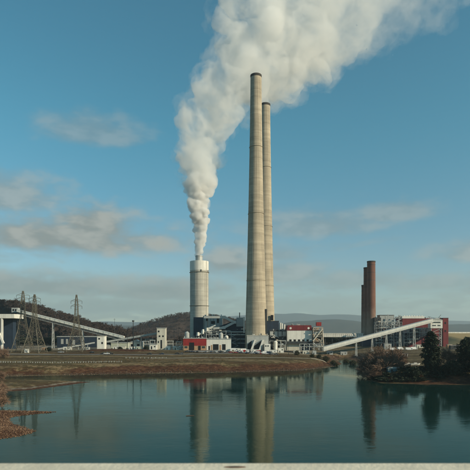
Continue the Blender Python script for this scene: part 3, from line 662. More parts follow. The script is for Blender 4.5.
# ------------------------------------------------------------------ left side: coal handling
incline('coal_conveyor', 'long white inclined coal conveyor descending from the far left hillside', at(17.5, 310.8, 590), at(124, 337.6, 575), 4.2, 3.0, M_white, (.34, .62, .82), M_lgrey)
incline('reclaim_conveyor', 'shorter grey conveyor rising to the tall white hopper house', at(101, 343, 560), at(158.5, 333.2, 556), 3.4, 2.2, M_lgrey, (.3, .7), M_lgrey, False)
t = bld('conveyor_head_house', 'small grey steel head house at the top of the white coal conveyor', 'building', 11, 18, 592)
MB().pbox(11.5, 17.8, 307.8, 312.4, 592, 6).build('cabin', M_grey, t)
lattice_box(t, X(11.8, 592), X(17.4, 592), 592.4, 597.6, GB, Z(312.4, 592), 6, .5, M_dark)
wins(t, M_black, 592, [(12.6, 14.2, 309, 311), (15, 16.6, 309, 311)])
t = bld('coal_shed', 'dark open coal shed under a long white roof at the left edge', 'shed', -12, 14, 545)
MB().pbox(-24, 14.2, 314, 318.2, 545, 24).build('roof', M_white, t)
MB().pbox(-24, 13, 318.2, 0, 560, 8, z0=7).build('back_wall', M_navy, t)
for p in (-20, -8, 1.6): MB().pbox(p - .9, p + .9, 318.2, 0, 545.4, 2, z0=7).build('pillar', M_white, t)
MB().beam(at(-1, 333, 544), at(3.6, 343.5, 544), 2.2, 1.8).build('chute', M_white, t)
t = bld('navy_shed', 'long low navy shed behind the lattice pylons', 'shed', 60, 96, 610)
MB().pbox(57, 97, 337, 0, 610, 18, z0=GB).build('wall', M_navy, t)
MB().pbox(56.6, 97.4, 336.2, 337, 609.5, 19).build('roof', M_grey, t)
wins(t, M_lgrey, 610, [(61, 63.5, 339, 344), (66, 68, 339, 344), (72, 75, 340, 345)], 'roller_door')
t = bld('stacking_belt', 'low pale stacking belt slanting across the coal yard', 'conveyor', 60, 95, 540)
MB().beam(at(58, 349, 540), at(95, 342.6, 548), 3, 1.5).build('belt_frame', M_lgrey, t)
for f in (.3, .55, .8): q = at(58, 349, 540).lerp(at(95, 342.6, 548), f); MB().beam((q.x, q.y, 10), q, .5).build('leg', M_lgrey, t)
t = bld('screen_house', 'square white house at the lower end of the coal conveyor', 'building', 97, 104, 545)
MB().pbox(97, 104.4, 336.4, 0, 545, 9, z0=GB).build('wall', M_white, t)
MB().pbox(96.7, 104.7, 335.9, 336.4, 544.7, 9.6).build('roof', M_offw, t)
wins(t, M_black, 545, [(98.4, 100, 338, 339.5), (101.4, 103, 342, 344)])
t = bld('hopper_house', 'tall narrow cream house with small dark windows in the substation', 'building', 157, 166, 545)
MB().pbox(156.8, 165.4, 328.2, 0, 545, 9, z0=GB).build('wall', M_offw, t)
MB().pbox(156.4, 165.8, 327.7, 328.2, 544.6, 9.8).build('roof', M_lgrey, t)
wins(t, M_black, 545, [(158, 159.4, 330.6, 332.2), (158.8, 160.4, 335.4, 337), (162.2, 163.8, 335.4, 337), (160.6, 162, 340, 348.5), (158, 159, 341, 343)])
t = bld('green_shed', 'pale green low shed beyond the earth berm', 'shed', 112, 127, 590)
MB().pbox(111, 127.5, 343, 0, 590, 12, z0=GB).build('wall', M_pgreen, t); MB().pbox(110.6, 127.9, 342.4, 343, 589.6, 12.8).build('roof', M_lgrey, t)
t = bld('workshop', 'off white workshop with two chimneys beside the light mast', 'building', 129, 142, 560)
MB().pbox(129.5, 142, 342.2, 0, 560, 12, z0=GB).build('wall', M_offw, t)
MB().prism([(X(p, 560), Z(y, 560)) for p, y in ((129.1, 342.3), (135.5, 339.8), (142.4, 342.3))], 559.6, 572.4).build('roof', M_lgrey, t)
wins(t, M_black, 560, [(131, 133.2, 344, 348), (137, 139.5, 344, 346)])
for p in (131.5, 140): MB().tube(at(p, 342.5, 563), at(p, 337.4, 563), .5).build('chimney_pipe', M_dark, t)
# substation
def gantry(px, Y, w, h, label):
    x = X(px, Y); t = thing('substation_gantry', label, 'gantry', (x, Y, 12), 'substation gantries')
    for s in (-1, 1): MB().beam((x + s * w / 2, Y, 11), (x + s * w / 2, Y, 12 + h), .55).build('post', M_lgrey, t)
    MB().beam((x - w / 2 - .6, Y, 12 + h), (x + w / 2 + .6, Y, 12 + h), .6, .8).build('crossbeam', M_lgrey, t)
    MB().beam((x - w / 2, Y, 12 + h * .62), (x + w / 2, Y, 12 + h * .62), .4, .5).build('crossbeam', M_lgrey, t)
    for k in (-.25, .25): MB().tube((x + k * w, Y, 12 + h), (x + k * w, Y, 12 + h - 1.6), .22, n=6).build('insulator', M_dark, t)
for k, (px, Y, w, h, lab) in enumerate(((146, 545, 6, 9, 'pale steel gantry left of the tall cream house'), (152.5, 545, 5, 10, 'pale steel gantry touching the tall cream house on its left'),
        (149, 560, 8, 11, 'pale steel gantry behind the others left of tall cream house'), (170, 555, 7, 9, 'pale steel gantry right of the tall cream house'), (179, 560, 6, 8, 'pale steel gantry next to the red hall'))): gantry(px, Y, w, h, lab)
t = bld('switch_house', 'small white switch house between the substation gantries', 'building', 150, 157, 538)
MB().pbox(149.5, 156.6, 344.8, 0, 538, 6, z0=GB).build('wall', M_white, t); MB().pbox(149.2, 156.9, 344.3, 344.8, 537.7, 6.6).build('roof', M_lgrey, t)
wins(t, M_black, 538, [(151, 152.2, 346.2, 349.2), (154, 155.4, 346, 347.2)])
for k, (px, w, lab) in enumerate(((169.5, 1.5, 'leftmost of three squat white tanks between cream house and red hall'), (174.5, 1.8, 'middle one of three squat white tanks between cream house and red hall'), (180, 1.6, 'rightmost of three squat white tanks between cream house and red hall'))):
    q = (X(px, 540), 540); t = thing('storage_tank', lab, 'tank', (*q, 12), 'squat white tanks')
    MB().lathe(q, [(w, 11.5), (w, 15), (w * .9, 15.5), (.05, 15.9)], 20).build('shell', M_white, t, True)
    MB().beam((q[0] + w + .05, q[1] - .1, 12), (q[0] + w + .05, q[1] - .1, 15.4), .25).build('ladder', M_dark, t)

# ------------------------------------------------------------------ clutter: pipes, stairs, roof plant, small huts
def named(n): return [o for o in bpy.data.objects if o.name == n][0]
ab = named('absorber_building')
for y, r_ in ((332.2, .45), (334.6, .6), (339, .4), (343, .5)): MB().tube(at(206, y, 568.6), at(249, y + random.uniform(-.4, .4), 568.6), r_, n=8).build('pipe', random.choice((M_lgrey, M_grey, M_white)), ab)
for k in range(9): p = 207 + k * 4.9 + random.uniform(-1, 1); MB().tube((X(p, 568), 568, 11.5), (X(p, 568), 568, Z(random.uniform(328.5, 336), 568)), random.uniform(.25, .5), n=8).build('downpipe', random.choice((M_lgrey, M_grey, M_dark)), ab)
st = MB(); x0, x1 = X(232, 567), X(238, 567)
for k in range(5):
    za = 12 + k * 3.4; a, b = ((x0, x1), (x1, x0))[k % 2]; st.beam((a, 567, za), (b, 567, za + 3.4), 1.2, .25); st.beam((a, 566.4, za + 1), (b, 566.4, za + 4.4), .1); st.box(b - 1, b + 1, 566.3, 567.7, za + 3.3, za + 3.45)
st.build('zigzag_stair', M_lgrey, ab)
for k in range(14): p = random.uniform(207, 248); y = random.uniform(327.8, 329.4); MB().pbox(p, p + random.uniform(.8, 2.2), y, 330, 571 + random.uniform(0, 8), 2).build('roof_unit', random.choice((M_lgrey, M_grey, M_dark, M_white)), ab)
for nm, p0, p1, y, Y in (('red_hall', 184, 205, 338.0, 524), ('white_hall', 208, 230, 338.7, 526), ('red_roofed_hall', 289, 310, 325.2, 566), ('boiler_house', 405, 440, 318.3, 688), ('stack_base_house', 248, 268, 335.2, 537), ('precipitator', 270, 286, 330.5, 569), ('service_building', 204, 221, 315.8, 585)):
    o = named(nm)
    for k in range(7): p = random.uniform(p0, p1); h = random.uniform(.5, 1.6) * 1.1; MB().pbox(p, p + random.uniform(.5, 1.4), y - h, y + .05, Y + random.uniform(0, 6), 1.2).build('roof_unit', random.choice((M_lgrey, M_grey, M_dark, M_white)), o)
    rl = MB(); xa, xb = X(p0, Y), X(p1, Y); zr = Z(y, Y)
    rl.beam((xa, Y - .8, zr + 1.05), (xb, Y - .8, zr + 1.05), .08)
    for k in range(9): xx = xa + (xb - xa) * k / 8; rl.beam((xx, Y - .8, zr - .1), (xx, Y - .8, zr + 1.05), .08)
    rl.build('railing', M_steel, o)
bh = named('boiler_house')
for k in range(16): p = random.uniform(377, 402); MB().beam(at(p, random.uniform(322, 346), 684), at(p + random.uniform(-5, 5), random.uniform(316, 334), 684), random.uniform(.3, .7)).build('steel_beam', random.choice((M_grey, M_lgrey, M_dark)), bh)
for k in range(10): p = 384 + k * 4.7; MB().tube((X(p, 675), 675, 11), (X(p, 675), 675, Z(random.uniform(327, 335), 675)), random.uniform(.3, .7), n=8).build('downpipe', random.choice((M_grey, M_dark, M_rust)), bh)
pr = named('precipitator')
for k in range(10): p = random.uniform(268, 287); y = random.uniform(331, 344); MB().tube(at(p, y, 566.5), at(p + random.uniform(1, 6), y + random.uniform(-2, 2), 566.5), random.uniform(.2, .5), n=8).build('pipe', random.choice((M_lgrey, M_white, M_grey)), pr)
tt = named('transfer_tower')
for k in range(12): p = random.uniform(313, 321); y = random.uniform(328, 346); MB().beam(at(p, y, 555.4), at(p + random.uniform(-2, 4), y + random.uniform(-5, 4), 555.4), random.uniform(.3, .8)).build('pipe', random.choice((M_beige, M_offw, M_tan, M_dark)), tt)
def hut(px, Y, w, h, m, label, d=4, name='yard_hut', cat='hut'):
    x = X(px, Y); g = hz(x, Y); t = thing(name, label, cat, (x, Y, g), 'small huts and containers in the yard')
    MB().box(x - w / 2, x + w / 2, Y, Y + d, g - .4, g + h).build('wall', m, t)
    if random.random() < .12: MB().prism([(x - w / 2 - .2, g + h + .01), (x, g + h + w * .16), (x + w / 2 + .2, g + h + .01)], Y - .2, Y + d + .2).build('roof', M_lgrey, t)
    else: MB().box(x - w / 2 - .15, x + w / 2 + .15, Y - .15, Y + d + .15, g + h, g + h + .2).build('roof', M_grey, t)
    MB().box(x - w * .3, x - w * .3 + 1, Y - .06, Y + .02, g, g + min(2.1, h - .4)).build('door', M_dark, t)
    if w > 5.5: MB().box(x + w * .1, x + w * .1 + 1.6, Y - .06, Y + .02, g + h * .5, g + h * .72).build('window', M_glass, t)
for a in ((107.5, 560, 5, 4.2, M_lgrey, 'small grey hut between the white screen house and green shed'), (116, 548, 7, 3, M_white, 'low white cabin in front of the green shed'), (123, 540, 5, 3.4, M_offw, 'cream hut in front of the green shed at its right end'),
          (131.5, 540, 6, 3, M_white, 'white container in front of the workshop door'), (138.5, 536, 5, 3.4, M_pgreen, 'pale green container in front of the workshop, right of the white one'), (168, 532, 5, 4, M_white, 'white cabin just right of the tall cream house'),
          (176.5, 528, 6, 3, M_offw, 'low cream cabin in front of the squat tanks'), (86, 520, 6, 3, M_lgrey, 'grey cabin right of the lone pylon'), (67, 530, 8, 3.2, M_white, 'white cabin behind the lone pylon foot'), (44, 520, 5, 3, M_tan, 'tan hut right of the two close pylons'),
          (281, 540, 6, 5, M_white, 'white pump house in front of the precipitator'), (306, 545, 7, 3.6, M_offw, 'cream cabin in front of the red roofed hall'), (314.5, 540, 4, 4, M_grey, 'grey hut at the foot of the beige steel tower'), (330, 590, 7, 4, M_grey, 'grey hut under the white conveyor gallery'),
          (344, 600, 8, 4, M_lgrey, 'pale grey hut under the inclined conveyor near the inlet'), (388, 640, 9, 6, M_grey, 'grey shed below the coal silo house'), (420, 628, 8, 4, M_offw, 'cream hut in front of the boiler house'), (455, 560, 10, 4.5, M_dark, 'dark low shed on the right field below the yellow slope'), (450, 600, 6, 4, M_tan, 'tan hut right of the maroon tower')): hut(*a)
def silo(px, Y, r_, h, m, label):
    x = X(px, Y); t = thing('silo', label, 'silo', (x, Y, 12), 'yard silos'); MB().lathe((x, Y), [(r_, 11.5), (r_, 12 + h), (r_ * .4, 12 + h + r_ * .6), (.05, 12 + h + r_ * .6)], 24).build('shell', m, t, True)
    MB().beam((x + r_ + .1, Y, 12), (x + r_ + .1, Y, 12 + h), .3).build('ladder', M_dark, t); MB().lathe((x, Y), [(r_ * .3, 12 + h + r_ * .5), (r_ * .3, 12 + h + r_ * .6 + 1)], 10, True).build('vent', M_dark, t)
for a in ((221, 552, 2.4, 17, M_lgrey, 'grey silo rising behind the white hall, left one of two'), (226.5, 552, 2.1, 14, M_white, 'white silo rising behind the white hall, right one of two'), (275.5, 552, 2.2, 8, M_white, 'white silo in front of the precipitator'), (187, 556, 2.6, 18, M_grey, 'grey silo rising behind the red hall')): silo(*a)

for (p0, p1, y0, y1, Y, dp, lab) in ((206, 231, 331, 338.6, 560, 6, 'grey open pipe frame in front of the navy absorber building'), (270, 286, 341, 350, 556, 5, 'open grey pipe frame below the dark precipitator'), (376, 402, 322, 345, 672, 8, 'tall open steel frame left of the maroon boiler house'), (300, 324, 344, 350, 548, 4, 'low pipe frame in front of the red roofed hall'), (404, 430, 329, 347, 664, 6, 'dark open steel frame before the lower wall of the boiler house')):
    t = bld('steel_frame', lab, 'frame', p0, p1, Y, 'open steel pipe frames'); n = max(3, int((p1 - p0) / 4.5)); zt = Z(y0, Y)
    for k in range(n + 1):
        x = X(p0 + (p1 - p0) * k / n, Y)
        for dy in (0, dp): MB().beam((x, Y + dy, 11), (x, Y + dy, zt), .4).build('post', M_grey, t)
    nl = max(2, int((zt - 12) / 4))
    for q in range(1, nl + 1):
        z = 12 + (zt - 12) * q / nl; b = MB()
        for dy in (0, dp): b.beam((X(p0, Y), Y + dy, z), (X(p1, Y), Y + dy, z), .35)
        for k in range(n): b.beam((X(p0 + (p1 - p0) * k / n, Y), Y, z), (X(p0 + (p1 - p0) * (k + 1) / n, Y), Y, z - (zt - 12) / nl), .2) if (k + q) % 2 else None
        b.build('bracing', M_grey, t)
        for j in range(3): xa = random.uniform(p0, p1 - 4); MB().tube((X(xa, Y), Y + random.uniform(.5, dp), z + .5), (X(xa + random.uniform(4, p1 - xa), Y), Y + random.uniform(.5, dp), z + .5), random.uniform(.2, .45), n=8).build('pipe', random.choice((M_lgrey, M_grey, M_offw, M_dark)), t)
        if random.random() < .8: xa = random.uniform(p0, p1 - 3); MB().box(X(xa, Y), X(xa + random.uniform(1.2, 3), Y), Y + .6, Y + dp - .6, z + .2, z + random.uniform(1.2, 2.6)).build('equipment_box', random.choice((M_lgrey, M_grey, M_offw, M_beige)), t)
# ------------------------------------------------------------------ lattice pylons and masts
M_pyl = mat('weathered_pylon_steel', (.12, .108, .08), .65, .2, .8)
def pylon(px, Y, ytop, wb, label, turn=0.0, arms=(.985, .93, .87)):
    x = X(px, Y); g = hz(x, Y); zt = Z(ytop, Y); H = zt - g
    t = thing('transmission_tower', label, 'pylon', (x, Y, g), 'lattice transmission towers')
    def half(f): return np.interp(f, [0, .38, .62, .86, 1], [wb / 2, wb * .20, wb * .10, wb * .075, wb * .03])
    rot = Matrix.Rotation(turn, 3, 'Z')
    def pt(f, sx, sy): h = half(f); return Vector((x, Y, g + f * H)) + rot @ Vector((sx * h, sy * h, 0))
    lv = [0, .12, .22, .31, .38, .46, .54, .62, .70, .78, .86, .93, 1.0]
    for sx in (-1, 1):
        for sy in (-1, 1):
            b = MB()
            for a, c in zip(lv[:-1], lv[1:]): b.beam(pt(a, sx, sy) - Vector((0, 0, .3 if a == 0 else 0)), pt(c, sx, sy), .46 if a < .4 else .36)
            b.build('leg', M_pyl, t)
    for (s0, s1) in (((-1, -1), (1, -1)), ((1, -1), (1, 1)), ((1, 1), (-1, 1)), ((-1, 1), (-1, -1))):
        b = MB()
        for a, c in zip(lv[:-1], lv[1:]):
            b.beam(pt(a, *s0), pt(c, *s1), .2); b.beam(pt(a, *s1), pt(c, *s0), .2); b.beam(pt(c, *s0), pt(c, *s1), .2)
        b.build('bracing', M_pyl, t)
    for f in arms[1:] if len(arms) > 2 else arms:
        L_ = wb * .34; b = MB(); zc = g + f * H
        for s in (-1, 1):
            tip = Vector((x, Y, zc)) + rot @ Vector((s * L_, 0, 0))
            for sy in (-1, 1): b.beam(pt(f, s, sy), tip, .2); b.beam(pt(min(1, f + .035), s, sy), tip, .16); 
            MB().tube(tip, tip - Vector((0, 0, 2.6)), .16, n=6).build('insulator', M_dark, t)
        b.build('crossarm', M_pyl, t)
    return t
pylon(23, 478, 291, 17.5, 'leftmost of the two lattice pylons standing close together', .15)
pylon(34.6, 470, 294.5, 17.0, 'right-hand one of the two close lattice pylons, white cabinet at its foot', -.1)
pylon(76.5, 484, 294.8, 15.5, 'lattice pylon standing alone in front of the white coal conveyor', .05, (.985, .89, .80))
def mast(px, Y, ytop, label, head=True, r=.38, name='light_mast', cat='light mast'):
    x = X(px, Y); g = hz(x, Y); zt = Z(ytop, Y); t = thing(name, label, cat, (x, Y, g), 'masts in the plant yard')
    MB().tube((x, Y, g - .4), (x, Y, zt), r, r * .55, 8).build('pole', M_dark, t)
    if head:
        MB().lathe((x, Y), [(.3, zt - 1.6), (1.25, zt - 1.2), (1.25, zt), (.2, zt + .15)], 10, True).build('lamp_ring', M_dark, t)
    else: MB().beam((x - 1.3, Y, zt - 1), (x + 1.3, Y, zt - 1), .2).build('crossarm', M_dark, t)
mast(133.2, 520, 320.4, 'tall dark light mast with wide lamp head by the workshop', True, .55)
mast(141, 515, 323, 'tall dark mast just right of the wide headed light mast', True, .4)
for p, y, lab in ((114.5, 318.5, 'thin tall pole left of the light masts'), (97, 321, 'thin pole above the white screen house'), (174, 328, 'thin pole right of the cream house, nearer one to it'), (178.8, 327, 'thin pole left of red hall')):
    mast(p, 600, y, lab, False, .24, 'utility_pole', 'utility pole')
mast(127.5, 505, 333, 'short pole in front of the workshop and its berm', False, .3, 'utility_pole', 'utility pole')
mast(288.5, 505, 340, 'short pole in front of the red roofed hall', False, .22, 'utility_pole', 'utility pole')

# ------------------------------------------------------------------ roads, guard rail
def strip(name, label, pts, w, m, lift=.14, seg=3):
    """ribbon laid on the terrain; pts [(x,y)]"""
    P = []
    for a, b in zip(pts[:-1], pts[1:]):
        n = max(2, int(math.dist(a, b) / seg)); P += [(a[0] + (b[0]-a[0])*k/n, a[1] + (b[1]-a[1])*k/n) for k in range(n)]
    P.append(pts[-1]); P = np.array(P); d = np.gradient(P, axis=0); d /= np.linalg.norm(d, axis=1)[:, None]; nrm = np.stack([-d[:, 1], d[:, 0]], 1)
    nr = max(4, int(w / 2)); rows = [P + nrm * w * (k / nr - .5) for k in range(nr + 1)]; V = np.concatenate([np.stack([r[:, 0], r[:, 1], terrain(r[:, 0], r[:, 1]) + lift], 1) for r in rows]); n = len(P)
    Fc = [(k*n + i, k*n + i + 1, (k+1)*n + i + 1, (k+1)*n + i) for k in range(nr) for i in range(n - 1)]
    o = mesh_np(name, V, np.array(Fc)[:, ::-1], m, smooth=True); o['kind'] = 'structure'; o['label'] = label; return o
def on_line(px, Y): return (X(px, Y), Y)
M_path = mat('gravel_path', (.27, .24, .185), .95, .2, .5)
strip('road', 'pale plant road running along the river bank', [on_line(-60, 452), on_line(40, 452), on_line(100, 456), on_line(150, 460), on_line(200, 474), on_line(232, 484)], 8, M_asph)
strip('path', 'pale gravel track on top of the eroded bank', [on_line(150, 428), on_line(200, 436), on_line(250, 446), on_line(300, 456), on_line(326, 470)], 4.5, M_path, .16)
strip('road', 'parking lot paving in front of the halls', [on_line(186, 505), on_line(230, 504), on_line(278, 504)], 30, M_asph, .12)
def guard_rail(label, pts, gap, post_h=1.5):
    t = thing('guard_rail', label, 'guard rail', (pts[0][0], pts[0][1], hz(*pts[0]))); P = []
    for a, b in zip(pts[:-1], pts[1:]):
        n = int(math.dist(a, b) / gap); P += [(a[0] + (b[0]-a[0])*k/n, a[1] + (b[1]-a[1])*k/n) for k in range(n)]
    P = np.array(P); zz = terrain(P[:, 0], P[:, 1]); me = None
    for (x, y), z in zip(P, zz):
        if me is None: o = MB().box(x - .22, x + .22, y - .18, y + .18, z - .4, z + post_h).build('post', M_lgrey, t); me = (o, x, y, z)
        else:
            q = me[0].copy(); COL.objects.link(q); q.parent = t; q.location = (x - me[1] + random.uniform(-.3, .3), y - me[2] + random.uniform(-.3, .3), z - me[3] - random.uniform(0, .45)); q.rotation_euler = (0, random.uniform(-.02, .02), 0)
    b = MB()
    for i in range(len(P) - 1): b.beam((P[i][0], P[i][1] + .3, zz[i] + .75), (P[i+1][0], P[i+1][1] + .3, zz[i+1] + .75), .1, .34)
    b.build('rail', M_steel, t)
guard_rail('long row of short white posts and rail on the left river bank', [on_line(-14, 386), on_line(50, 386), on_line(96, 392), on_line(124, 400)], 1.9, 1.2)
guard_rail('shorter row of white posts on the bank below the substation', [on_line(126, 428), on_line(170, 430)], 3.0, 1.2)

# ------------------------------------------------------------------ vehicles
CAR_ME = {}
def vehicle_meshes(kind):
    if kind in CAR_ME: return CAR_ME[kind]
    def me(name, mb, m=None):
        d = bpy.data.meshes.new(name); d.from_pydata(mb.v, [], mb.f); d.update()
        if m: d.materials.append(m)
        return d
    L_, W_ = {'car': (4.6, 1.85), 'pickup': (5.4, 1.95), 'van': (5.8, 2.1), 'truck': (8.0, 2.5)}[kind]; h = L_ / 2
    prof = {'car': [(-h, .35), (-h, .85), (-h + .9, .95), (h - 1.1, .95), (h - .1, .8), (h, .4)],
            'pickup': [(-h, .45), (-h, 1.05), (h - 1.5, 1.1), (h - .1, 1.0), (h, .45)],
            'van': [(-h, .4), (-h, 2.3), (-h + .2, 2.45), (h - 1.9, 2.45), (h - 1.0, 1.35), (h - .1, 1.1), (h, .45)],
            'truck': [(-h, .9), (-h, 3.3), (h - 2.1, 3.3), (h - 2.1, 1.0), (h - 2.0, 1.0), (h - 2.0, 2.5), (h - .6, 2.5), (h - .1, 1.5), (h, .5), (-h + .3, .5)]}[kind]
    body = MB().prism(prof, -W_ / 2, W_ / 2)
    if kind == 'truck': body = MB().prism([(-h, .9), (-h, 3.3), (h - 2.1, 3.3), (h - 2.1, .9)], -W_/2, W_/2).prism([(-h + .3, .5), (-h + .3, .898), (h - 2.0, .898), (h - 2.0, 2.5), (h - .6, 2.5), (h - .1, 1.5), (h, .5)], -W_/2 + .1, W_/2 - .1)
    g = {'car': [(-h + .55, .94), (-h + 1.15, 1.42), (h - 2.2, 1.45), (h - 1.25, .94)], 'pickup': [(-.4, 1.08), (-.3, 1.75), (h - 2.2, 1.75), (h - 1.55, 1.08)],
         'van': [(h - 1.86, 1.3), (h - 1.86, 2.2), (h - 1.7, 2.2), (h - .95, 1.3)], 'truck': [(h - 1.7, 1.5), (h - 1.7, 2.3), (h - .62, 2.3), (h - .16, 1.5)]}[kind]
    win = MB().prism(g, -W_ / 2 + (.12 if kind in ('car', 'pickup') else -.02), W_ / 2 - (.12 if kind in ('car', 'pickup') else -.02))
    r = .34 if kind != 'truck' else .48
    wheels = [me('wheel', MB().tube((sx * (h - .95), sy * (W_ / 2 - .24), r), (sx * (h - .95), sy * (W_ / 2 + .02), r), r, n=12), M_black) for sx in (-1, 1) for sy in (-1, 1)]
    rf = None
    if kind in ('car', 'pickup'):
        top = [(g[1][0] - .05, g[1][1]), (g[1][0] + .1, g[1][1] + .07), (g[2][0] - .1, g[2][1] + .07), (g[2][0] + .08, g[2][1])]
        rf = me('roof', MB().prism(top, -W_ / 2 + .15, W_ / 2 - .15))
    CAR_ME[kind] = (me('body', body), me('window', win, M_glass), wheels, rf, )
    return CAR_ME[kind]
PAINT = {'white': (.72, .72, .70), 'silver': (.38, .39, .40), 'black': (.012, .012, .014), 'navy': (.015, .028, .06), 'red': (.28, .02, .018), 'tan': (.32, .26, .17), 'grey': (.10, .105, .11)}
def vehicle(kind, colr, x, y, ang, label, group):
    b, w, wh, rf = vehicle_meshes(kind); m = mat('paint_' + colr, PAINT[colr], .25, .05, .5, spec=.6)
    name = {'car': 'parked_car', 'pickup': 'pickup_truck', 'van': 'parked_van', 'truck': 'box_truck'}[kind]
    t = thing(name, label, {'car': 'car', 'pickup': 'pickup', 'van': 'van', 'truck': 'truck'}[kind], (x, y, hz(x, y) + .15), group); t.rotation_euler.z = ang
    def link(nm, d, m_=None):
        if m_: d = d.copy(); d.materials.clear(); d.materials.append(m_)
        o = bpy.data.objects.new(nm, d); COL.objects.link(o); o.parent = t; return o
    if ('b', kind, colr) not in CAR_ME:
        q = []
        for d in (b, rf):
            if d is None: q.append(None); continue
            d = d.copy(); d.materials.append(m); q.append(d)
        CAR_ME[('b', kind, colr)] = q
    bb, rr = CAR_ME[('b', kind, colr)]
    link('body', bb); link('window', w)
    if rr: link('roof', rr)
    for d in wh: link('wheel', d)
    return t
ORD = ['first', 'second', 'third', 'fourth', 'fifth', 'sixth', 'seventh', 'eighth', 'ninth', 'tenth', 'eleventh', 'twelfth', 'thirteenth', 'fourteenth', 'fifteenth', 'sixteenth', 'seventeenth', 'eighteenth', 'nineteenth', 'twentieth']
cw = ['white', 'silver', 'black', 'navy', 'red', 'tan', 'grey']
for rowname, Y0, p0, p1, n, wts, kinds in (('front row of the car park', 488, 197, 276, 17, (3, 3, 4, 3, 1, 1, 4), ('car', 'car', 'pickup', 'car')), ('middle row of the car park', 497, 216, 272, 14, (5, 3, 2, 1, 1, 1, 2), ('car', 'van', 'pickup', 'car')),
                                       ('back row of the car park', 508, 231, 266, 9, (8, 2, 1, 1, 1, 1, 1), ('van', 'car', 'van', 'pickup'))):
    for k in range(n):
        px = p0 + (p1 - p0) * (k + random.uniform(-.16, .16)) / (n - 1); c = random.choices(cw, wts)[0]; kd = random.choice(kinds)
        vehicle(kd, c, X(px, Y0), Y0 + random.uniform(-.8, .8), random.choice((0, math.pi, math.pi / 2, -math.pi / 2, 1.2)) + random.uniform(-.06, .06), f'{c} {kd} parked {ORD[k]} from the left in the {rowname}', 'vehicles in the car park')
for k, (px, Y0, c, kd, lab) in enumerate(((103, 457, 'black', 'car', 'black car on the bank road below the white screen house'), (106.8, 457, 'white', 'pickup', 'white pickup on the bank road below the white screen house'), (110.5, 458, 'black', 'pickup', 'black pickup behind the white one on the bank road'),
        (149.5, 461, 'black', 'car', 'black car on the bank road below the substation gantries'), (161.8, 464, 'navy', 'car', 'dark blue car on the bank road below the cream house'), (177, 469, 'black', 'car', 'black car on bank road below the storage tanks, left one of two'), (181.5, 470, 'grey', 'car', 'dark grey car on bank road below the storage tanks, right one of two'),
        (187.5, 490, 'black', 'pickup', 'black pickup in front of the red hall doorway'), (192.5, 489, 'navy', 'car', 'dark blue car in front of the red hall'), (61, 470, 'silver', 'pickup', 'silver pickup on the yard left of the lone pylon'), (92, 470, 'black', 'car', 'black car on the yard right of the lone pylon'))):
    vehicle(kd, c, X(px, Y0), Y0, random.choice((0, math.pi)), lab, 'vehicles along the bank road')
for (px, Y0, a, lab) in ((234, 515, 0, 'white box truck standing at the right end of the white hall'), (244, 514, 0.3, 'white box truck between white hall and the stack base house'), (393, 600, 0, 'white box truck on the yard under the inclined conveyor, left one'), (400.5, 605, .2, 'white box truck on the yard under the inclined conveyor, right one'),
        (409, 590, 0, 'white box truck in front of the sloping maroon gallery, left one'), (414, 596, .1, 'white box truck in front of the sloping maroon gallery, right one')): vehicle('truck', 'white', X(px, Y0), Y0, a, lab, 'white box trucks')
# site trailers and tents
def trailer(px, Y, w, label, m=None):
    x = X(px, Y); g = hz(x, Y); t = thing('site_trailer', label, 'trailer', (x, Y, g), 'white site trailers')
    MB().box(x - w / 2, x + w / 2, Y, Y + 3, g + .5, g + 3.2).build('body', m or M_white, t); MB().box(x - w / 2 - .15, x + w / 2 + .15, Y - .15, Y + 3.15, g + 3.2, g + 3.36).build('roof', M_lgrey, t)
    for k in (-.3, .1): MB().box(x + k * w, x + k * w + .9, Y - .06, Y + .02, g + 1.4, g + 2.3).build('window', M_glass, t)
    for k in (-.4, .4): MB().box(x + k * w - .2, x + k * w + .2, Y + .3, Y + 2.7, g - .2, g + .5).build('block', M_dark, t)
for px, Y, w, lab in ((235, 519, 9, 'white site trailer right against the white hall'), (241.5, 521, 10, 'long white site trailer left of the stack base house'), (255, 512, 8, 'white site trailer in front of the stack base house'),
        (273.5, 520, 8, 'white site trailer below the dark precipitator'), (386, 520, 9, 'white site trailer on the field behind the bare trees'), (402, 470, 11, 'long white trailer on the field right of the bare trees'),
        (297, 535, 7, 'white site trailer below the red roofed hall')): trailer(px, Y, w, lab)

# fence of the yard and white storage rows far right
t = thing('perimeter_wall', 'long low white wall on the far rise at right edge', 'wall', (X(460, 900), 900, 12))
for k in range(14): MB().pbox(446 + k * 4.2, 450.05 + k * 4.2, 332.0, 334.0, 900, 1.2).build('panel', M_white, t)
def mound():
    n = 60; xs = np.linspace(X(440, 800), X(620, 800), n); ys = np.linspace(700, 930, 24); gx, gy = np.meshgrid(xs, ys); x = gx.ravel(); y = gy.ravel()
    zt = Z(333.2, 898); t_ = np.clip((y - 700) / 180, 0, 1); e = np.clip((x - xs[0]) / 25, 0, 1); z = 10.5 + (zt - 10.5) * (t_ ** .8) * e + fbm(x, y, 12, 3, .03) * .5
    i = np.arange(n * 24).reshape(24, n); Fc = np.stack([i[:-1, :-1].ravel(), i[:-1, 1:].ravel(), i[1:, 1:].ravel(), i[1:, :-1].ravel()], 1)
    o = mesh_np('field', np.stack([x, y, z], 1), Fc, mat('dry_grass', (.30, .215, .095), .95, .2, .03), smooth=True); o['kind'] = 'structure'; o['label'] = 'dry yellow grass slope at the right edge'
mound()

